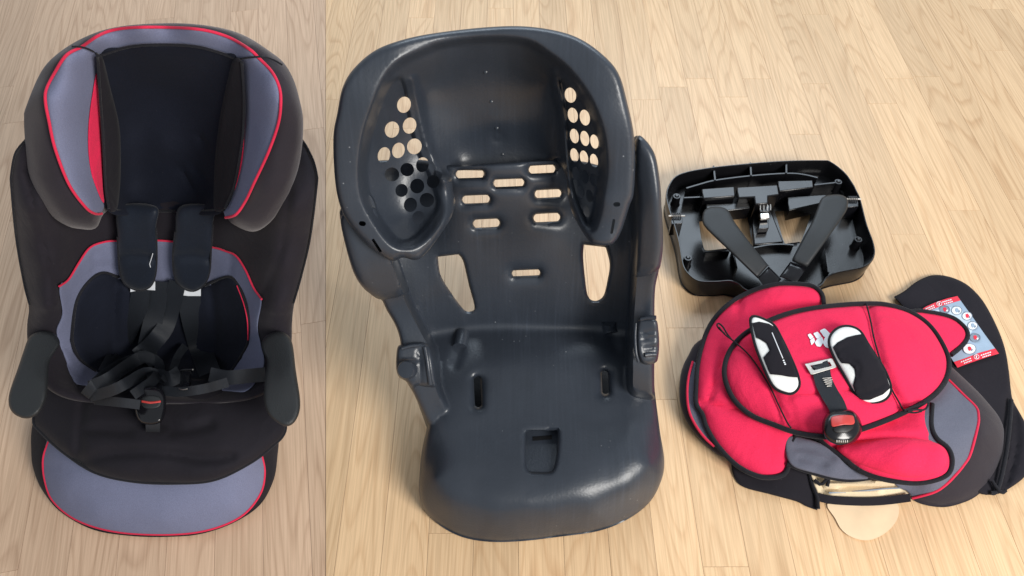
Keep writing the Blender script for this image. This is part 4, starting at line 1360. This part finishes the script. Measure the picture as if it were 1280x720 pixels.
# the tiny lines of text and the round mark in the two bands
for (x0, y0, x1, y1) in ((1157, 386.2, 1168, 381.4), (1158.5, 388.2, 1169, 383.8), (1178, 377.6, 1190, 374.2), (1180, 380, 1191.5, 376.6), (1201, 452.5, 1214.5, 447.6), (1205, 454, 1215, 450.4), (1226, 444.2, 1239.5, 439.8),
                         (1228, 446.6, 1239, 443)):
    for k in range(5):
        a, b = k / 5, k / 5 + .14
        p0 = (x0 + (x1 - x0) * a, y0 + (y1 - y0) * a)
        p1 = (x0 + (x1 - x0) * b, y0 + (y1 - y0) * b)
        label_part('print_mark', [(p0[0], p0[1] - .7), (p1[0], p1[1] - .7), (p1[0], p1[1] + .7), (p0[0], p0[1] + .7)], M['white'], -.0052)
for (x, y) in ((1174, 379.8), (1220.5, 446)):
    tube('round_mark', ellipse(x, y, 3.2, 2.7, 0, 12), K1, .0006, M['white'], lb, off=-.0054, closed=True, step=1.5, sides=5)
    label_part('print_mark', [(x - .5, y - 1.6), (x + .9, y - 1.2), (x + .4, y + 1.7), (x - .8, y + 1.2)], M['white'], -.0054)

S5 = thing('grey_cover', 'black and grey seat cover with red piping and cream lining, under the red cushions', 'seat cover', 1130, 570)
K2 = Field([(849, 486, 'h', .03), (868, 437, 'h', .035), (878, 552, 'h', .02), (901, 569, 'h', .018), (1187, 458, 'h', .045), (1218, 486, 'h', .045), (1246, 515, 'h', .04), (1255, 540, 'h', .03), (1250, 575, 'h', .018), (1208, 626, 'h', .008),
            (1180, 634, 'h', .006), (1152, 630, 'h', .008), (1133, 618, 'h', .012), (1215, 520, 'h', .065), (1195, 580, 'h', .058), (1160, 600, 'h', .045), (1050, 570, 'h', .045), (1010, 560, 'h', .04), (1043, 597, 'h', .03), (950, 470, 'h', .045),
            (1050, 450, 'h', .055), (1230, 540, 'h', .062), (1215, 590, 'h', .042)])
gc = [(849, 486), (852, 463), (860, 445), (875, 425), (930, 400), (1000, 400), (1100, 420), (1170, 440), (1187, 456), (1203, 471), (1222, 489), (1238, 507), (1248, 520), (1254.5, 535), (1254.5, 552), (1251, 573), (1238, 603), (1222, 619), (1205, 628),
      (1180, 634), (1152, 630), (1134, 619), (1125, 606), (1090, 599), (1043, 598), (1015, 590), (985, 582), (940, 578), (901, 570), (878, 552), (860, 530), (851, 508)]
relief('cover_body', gc, K2, M['brown_lit_black'], S5, edge=12, drop=.014, thick=.018, mods=[wobble(45, .0015, 31)])
gg = [(1120, 470), (1160, 462), (1176, 468), (1186, 476), (1204, 493), (1220, 509), (1223, 520), (1222, 533), (1213, 567), (1204, 582), (1194, 594), (1182, 606), (1167, 616), (1143, 623), (1134, 614), (1118, 604), (1100, 560)]
relief('grey_panel', gg, K2, M['grey_fabric2'], S5, edge=3, drop=.002, thick=.005, off=-.006, mods=[wobble(25, .0015, 32)])
tube('piping', [(1180, 470), (1187, 476), (1204, 493), (1220, 509), (1223, 520), (1222, 533), (1213, 567), (1204, 582), (1194, 594), (1182, 606), (1167, 615.5), (1140, 623)], K2, .0022, M['red_piping'], S5, off=-.006)
gs = [(868, 452), (861, 470), (859, 491), (861, 512), (868, 529), (880, 546), (896, 560), (910, 560), (890, 520), (880, 480)]
relief('grey_panel', gs, K2, M['grey_fabric2'], S5, edge=2, drop=.002, thick=.005, off=-.006)
tube('piping', [(866, 452), (861, 470), (859, 491), (861, 512), (868, 529), (880, 546), (893, 558)], K2, .0022, M['red_piping'], S5, off=-.008)
gf = [(985, 545), (1010, 549), (1029, 556), (1045, 568), (1060, 582), (1088, 597), (1066, 600), (1043, 598), (1012, 590), (990, 582), (982, 565)]
relief('grey_panel', gf, K2, M['grey_fabric2'], S5, edge=3, drop=.004, thick=.012, off=-.014, step=4, mods=[groove([[(995, 560), (1020, 562), (1040, 572)], [(1000, 572), (1030, 580)]], 4, .003), wobble(15, .001, 33)])
tube('binding', [(984, 580), (1012, 590), (1043, 598), (1066, 600), (1090, 597)], K2, .0036, M['binding'], S5, off=-.008)
# cream lining seen in the gap, with folds, and the band below it
K3 = Field([(1010, 590, 'h', .022), (1130, 610, 'h', .022), (1028, 625, 'h', .004), (1130, 625, 'h', .006), (1075, 612, 'h', .014)])
relief('lining', [(1012, 588), (1040, 592), (1080, 598), (1130, 604), (1136, 622), (1090, 624), (1030, 624), (1020, 612)], K3, M['cream_fabric'], S5, edge=3, drop=.003, thick=.004, step=4,
       mods=[groove([[(1030, 612), (1060, 608), (1100, 606), (1130, 610)], [(1026, 600), (1060, 600), (1090, 600)], [(1020, 594), (1030, 618)]], 3, .006), groove([[(1034, 605), (1080, 603), (1128, 606)], [(1040, 616), (1100, 614)]], 3.5, -.006)])
tube('lining_stitch', [(1036, 616), (1060, 615), (1085, 613), (1105, 611), (1125, 610)], K3, .0013, M['label_ink'], S5, off=-.004, step=5)
tube('lining_cord', [(1018, 600), (1026, 606), (1030, 602), (1036, 598), (1034, 608)], K3, .0028, M['binding'], S5, off=-.005)
ribbon('lower_band', [(1022, 621, .006), (1040, 625, .006), (1075, 627, .006), (1105, 626, .006), (1138, 622, .010)], K3, 5.2, M['black_fabric'], S5, thick=.003)
tube('binding', [(1012, 594), (1016, 608), (1021, 620), (1023, 636)], K1, .0030, M['binding'], S4, off=-.002)
relief('lining_flap', [(1034, 630), (1060, 631), (1100, 631), (1121, 629), (1123, 645), (1113, 661), (1097, 672), (1081, 675.5), (1064, 671), (1052, 662), (1044, 648)], CL, M['pale_lining'], S5, edge=5, drop=.0006, thick=.001, step=5, mods=[wobble(22, .0008, 40)])

# red infant insert, lower piece
S6 = thing('infant_insert', 'crimson padded infant insert with rounded lobes and black edging, under the oval cushion', 'cushion', 1010, 540)
K4 = Field([(1029, 383, 'h', .085), (1000, 360, 'h', .085), (960, 362, 'h', .08), (930, 372, 'h', .06), (886, 410, 'h', .05), (870, 483, 'h', .05), (882, 534, 'h', .04), (920, 581, 'h', .03), (963, 597, 'h', .03), (985, 575, 'h', .04), (990, 548, 'h', .055), (1031, 555, 'h', .06),
            (1076, 590, 'h', .06), (1142, 604, 'h', .065), (1187, 590, 'h', .078), (1190, 570, 'h', .085), (1165, 540, 'h', .085), (1165, 505, 'h', .08), (1000, 450, 'h', .065), (1100, 500, 'h', .07), (940, 540, 'h', .055), (1130, 575, 'h', .085), (985, 378, 'h', .08), (960, 398, 'h', .066), (1020, 400, 'h', .07),
            (1200, 420, 'h', .055), (1160, 410, 'h', .065), (910, 450, 'h', .065)])
low = [(1030, 392), (1029, 372), (1023, 362), (1010, 356), (979, 354.5), (957, 358), (939, 364), (917, 375.6), (899, 391), (885.6, 410), (877, 434), (872, 457), (870, 483), (870, 505), (878, 518), (883, 534), (897, 557), (920, 581), (944, 594),
       (963, 597), (981, 592), (988, 574), (990, 553), (1000, 540), (1022, 548), (1031, 556), (1052, 571), (1076, 589), (1104, 599), (1142, 604), (1170, 600), (1186, 591), (1190, 575), (1185, 560), (1171, 548), (1164, 532), (1165, 505), (1178, 470),
       (1189, 444), (1201, 434), (1209, 423), (1208, 412), (1196, 400), (1182, 394), (1161, 390), (1140, 389), (1090, 400)]
ink = relief('insert_body', low, K4, M['red_fabric'], S6, edge=18, drop=.015, thick=.012,
             mods=[groove([[(924, 378), (920, 405), (913, 425)], [(905, 445), (893, 480), (884, 505)], [(880, 503), (920, 512), (960, 520)], [(1046, 560), (1070, 552), (1110, 548), (1150, 548), (1170, 550)]], 4.5, .007), wobble(45, .0016, 51)])
tube('binding', low[:22], K4, .0040, M['binding'], S6, off=.006)
tube('binding', low[22:37], K4, .0040, M['binding'], S6, off=.006)
tube('binding', low[38:47], K4, .0038, M['binding'], S6, off=.006)
relief('knee_pad', [(1046, 562), (1050, 555), (1075, 551), (1110, 548), (1150, 549), (1175, 556), (1185, 570), (1182, 585), (1165, 595), (1140, 598), (1110, 593), (1085, 585), (1062, 575)], K4, M['red_fabric'], ink, edge=16, drop=.016, thick=.006, off=-.010)

S7 = thing('oval_cushion', 'crimson oval head cushion with black edging and elastic strings, on top of the pile', 'cushion', 1050, 500)
K5 = Field([(1083, 380, 'h', .098), (1043, 382, 'h', .10), (1000, 389, 'h', .102), (967, 398, 'h', .10), (940, 412, 'h', .094), (916, 434, 'h', .085), (907, 477, 'h', .08), (939, 519, 'h', .075), (996, 541, 'h', .085), (1048, 545, 'h', .095), (1085, 534, 'h', .10), (1123, 519, 'h', .102), (1150, 505, 'h', .10), (1180, 477, 'h', .09), (1185, 453, 'h', .08), (1161, 406, 'h', .085),
            (1040, 460, 'h', .108), (1000, 405, 'h', .10), (960, 460, 'h', .10), (1130, 450, 'h', .112), (1090, 500, 'h', .107), (1000, 510, 'h', .10)])
ov = [(1083, 379.5), (1043, 382), (1000.5, 388), (967.5, 398), (934, 415), (915, 434), (906, 456), (907, 477), (918, 500.5), (939, 519), (967.5, 531), (996, 541), (1029, 546), (1048, 545), (1085, 534), (1123, 519), (1161, 499), (1181, 477), (1186, 453),
      (1178, 430), (1161, 406), (1137, 389.5), (1109, 381)]
stringR = [(1083, 380), (1088, 400), (1093, 425), (1102, 455), (1114, 485), (1124, 503), (1130, 513)]
stringL = [(899, 409), (906, 418), (919, 428), (939, 447), (961, 481), (974, 508), (984, 528), (989, 535)]
ovo = relief('cushion_body', ov, K5, M['red_fabric'], S7, edge=22, drop=.019, thick=.014,
             mods=[groove([stringR], 6, .010), groove([stringL[2:]], 5, .005), groove([[(990, 490), (1003, 492), (1020, 492), (1058, 489), (1075, 488)]], 3, .005), groove([[(984, 496), (991, 515), (999, 540)]], 3, .003), wobble(55, .0015, 61)])
tube('binding', ov, K5, .0042, M['binding'], S7, off=.009, closed=True)
tube('elastic_string', stringR + [(1142, 516), (1152, 514)], K5, .0014, M['binding'], S7, off=.004)
tube('elastic_string', [(1130, 513), (1146, 507), (1160, 503), (1156, 512), (1144, 512), (1134, 514)], K5, .0016, M['binding'], S7, off=-.004)
tube('elastic_string', stringL, K5, .0013, M['binding'], S7, off=-.0005)
tube('elastic_string', [(906, 417), (899, 411), (896, 406), (899, 404.5), (904, 409), (908, 416), (914, 424)], K5, .0015, M['binding'], S7, off=.002, step=2)
# white emblem of three stacked chevrons
for poly in ([(1010, 418.6), (1013, 417.2), (1016.6, 421.3), (1012.8, 423.8)], [(1013, 425.4), (1017.2, 422.4), (1018.4, 426.6), (1014.6, 431)],
             [(1017.2, 417), (1022, 415), (1026.4, 420.6), (1021.2, 423)], [(1019.2, 428), (1021.6, 424.4), (1027, 421.8), (1029, 427), (1025.4, 432.8), (1021.4, 432)],
             [(1025.4, 413.6), (1031, 411), (1037.6, 417.6), (1030.6, 420.8)], [(1029.6, 429), (1031.6, 422.2), (1038.4, 418.8), (1041, 426), (1037, 434.4), (1032.4, 433)]):
    pg = np.array(poly)
    pg = pg.mean(0) + (pg - pg.mean(0)) * 1.16
    rnd_ = np.concatenate([[pg[q] * .88 + pg[q - 1] * .12, pg[q] * .88 + pg[(q + 1) % len(pg)] * .12] for q in range(len(pg))])
    relief('emblem', rnd_, K5, M['white'], ovo, step=1.5, edge=0, thick=.0006, off=-.0016, closed_spline=False)

# crotch strap with slide and buckle lying on the oval cushion
S8 = thing('crotch_buckle', 'black strap with a metal slide and a round black buckle with red button', 'buckle', 1045, 540)
kt = K5.with_mods(lambda px, py: np.full(len(px), -.004))
st = ribbon('strap', [(1026, 456, .002), (1029, 475, .003), (1037, 492, .005), (1045, 505, .006), (1049, 516, .006)], kt, 11, M['strap'], S8)
tube('stitching', [(1028, 473), (1040, 472), (1029, 475.5), (1041, 474.5), (1030, 478), (1042, 477), (1031, 480.5), (1043, 479.5), (1033, 483), (1044, 482)], kt, .0004, M['matte_metal'], st, off=-.0062, step=1.5, sides=5)
O_ = [(1006, 455), (1006, 455), (1040, 447.5), (1040, 447.5), (1046, 459), (1046, 459), (1014, 468.5), (1014, 468.5)]
I_ = [(1013, 457), (1013, 457), (1037, 452), (1037, 452), (1040, 457.5), (1040, 457.5), (1017, 463), (1017, 463)]
relief('slide', O_, K5, M['matte_metal'], S8, step=3, edge=1.2, drop=.0006, thick=.003, off=-.008, holes=[I_])
ribbon('strap_loop', [(1024, 463, .003), (1026, 458, .0045), (1025, 453.5, .003)], kt, 10, M['strap'], S8, step=2)
KB = Field([(1052, 512, 'h', .128), (1052, 555, 'h', .118), (1028, 535, 'h', .123), (1077, 533, 'h', .123), (1052, 532, 'h', .131)])
bk = relief('buckle', [(1040, 513), (1052, 511.5), (1064, 512.5), (1072, 519), (1077, 529), (1077, 540), (1070, 551), (1062, 555), (1052, 556.5), (1043, 555), (1034, 550), (1028, 540), (1028, 528), (1033, 518)], KB, M['gloss_black'], S8, step=3, edge=8, drop=.014, thick=.025)
relief('red_button', [(1039, 522), (1045, 519.5), (1055, 518.5), (1064, 519), (1067, 521), (1067.5, 530), (1054, 531), (1041, 533.5), (1039, 530)], KB, M['red_button'], bk, step=2.5, edge=1.5, drop=.001, thick=.003, off=-.0025)
relief('button_recess_shade', [(1041, 535), (1054, 532), (1067, 531.5), (1065, 537), (1058, 541), (1049, 541.5), (1043, 540)], KB, M['dark'], bk, step=2.5, edge=1.5, drop=.001, thick=.003, off=-.0015)  # dark sheet painted as the shade below the button
for k in range(6):
    x = 1046 + k * 2.6
    tube('grip_ridge', [(x, 550.5 - abs(k - 2.5) * .2), (x + .1, 553)], KB, .0008, M['matte_metal'], bk, off=.0005, step=1, sides=5)

# two harness pads: white with black wraps and edging
S9 = thing('harness_pad', 'narrow white and black harness pad lying on the left part of the oval cushion', 'harness pad', 970, 480, 'loose harness pads')
K6 = Field([(941, 396, 'h', .12), (957, 401, 'h', .12), (997, 468, 'h', .118), (985, 492, 'h', .108), (952, 454, 'h', .115), (970, 440, 'h', .125)])
p1 = [(938, 401), (938, 401), (943, 395.5), (957, 400), (968, 407), (977, 423), (988, 446), (997, 468), (999, 482), (992, 491), (981, 491), (966, 482), (953, 455), (943, 428)]
b1 = relief('pad_body', p1, K6, M['white_fabric'], S9, step=3, edge=4, drop=.006, thick=.007)
tube('binding', p1[1:], K6, .0025, M['binding'], S9, off=.003, closed=True, step=3)
relief('wrap', [(940, 404), (949, 402), (961, 404.5), (968.5, 408.6), (978, 424), (989, 447), (998, 472), (986, 471), (975, 469), (963, 468), (960, 462), (954, 447), (962, 438), (958, 429), (950, 424), (945, 422)], K6, M['black_fabric'], b1, step=3, edge=2.5, drop=.0015, thick=.003,
       off=-.0028, closed_spline=False)
tube('printed_line', [(965, 416), (970, 428), (975, 440), (978.5, 448)], K6, .0009, M['white'], b1, off=-.0034, step=3, sides=5)
for (x, y) in ((979.5, 450.5), (980.5, 453), (981.5, 455.2)):
    relief('printed_dot', ellipse(x, y, 1.3, 1, 0, 8), K6, M['white'], b1, step=1.5, edge=0, thick=.0005, off=-.0034)
S10 = thing('harness_pad', 'wide white and black harness pad lying beside the emblem on the oval cushion', 'harness pad', 1080, 490, 'loose harness pads')
K7 = Field([(1040, 418, 'h', .122), (1062, 408, 'h', .122), (1114, 480, 'h', .118), (1090, 503, 'h', .108), (1050, 462, 'h', .115), (1077, 455, 'h', .128)])
p2 = [(1036.5, 430), (1039, 418), (1049, 409.5), (1062, 408), (1075, 414), (1085, 430), (1096, 447), (1106, 463), (1113.5, 484), (1109, 497), (1096, 503.5), (1081, 503), (1068, 491.5), (1056, 470), (1043.5, 448)]
b2 = relief('pad_body', p2, K7, M['white_fabric'], S10, step=3, edge=5, drop=.008, thick=.008)
tube('binding', p2, K7, .0025, M['binding'], S10, off=.0045, closed=True, step=3)
wr = [(1041, 434), (1047, 428), (1059, 421.5), (1069, 419), (1078, 417.5), (1087, 432), (1098, 449), (1106.5, 464), (1113, 485), (1104, 493), (1087, 500), (1078, 500), (1069, 491), (1066, 482), (1069, 470), (1068, 461), (1062, 455), (1052, 454), (1047, 447)]
w2 = relief('wrap', wr, K7, M['black_fabric'], b2, step=3, edge=3, drop=.002, thick=.004, off=-.003, closed_spline=False, mods=[groove([[(1044, 440), (1060, 432), (1078, 428)], [(1074, 492), (1090, 488), (1108, 479)], [(1066, 452), (1074, 456), (1072, 470)]], 2.5, .002)])
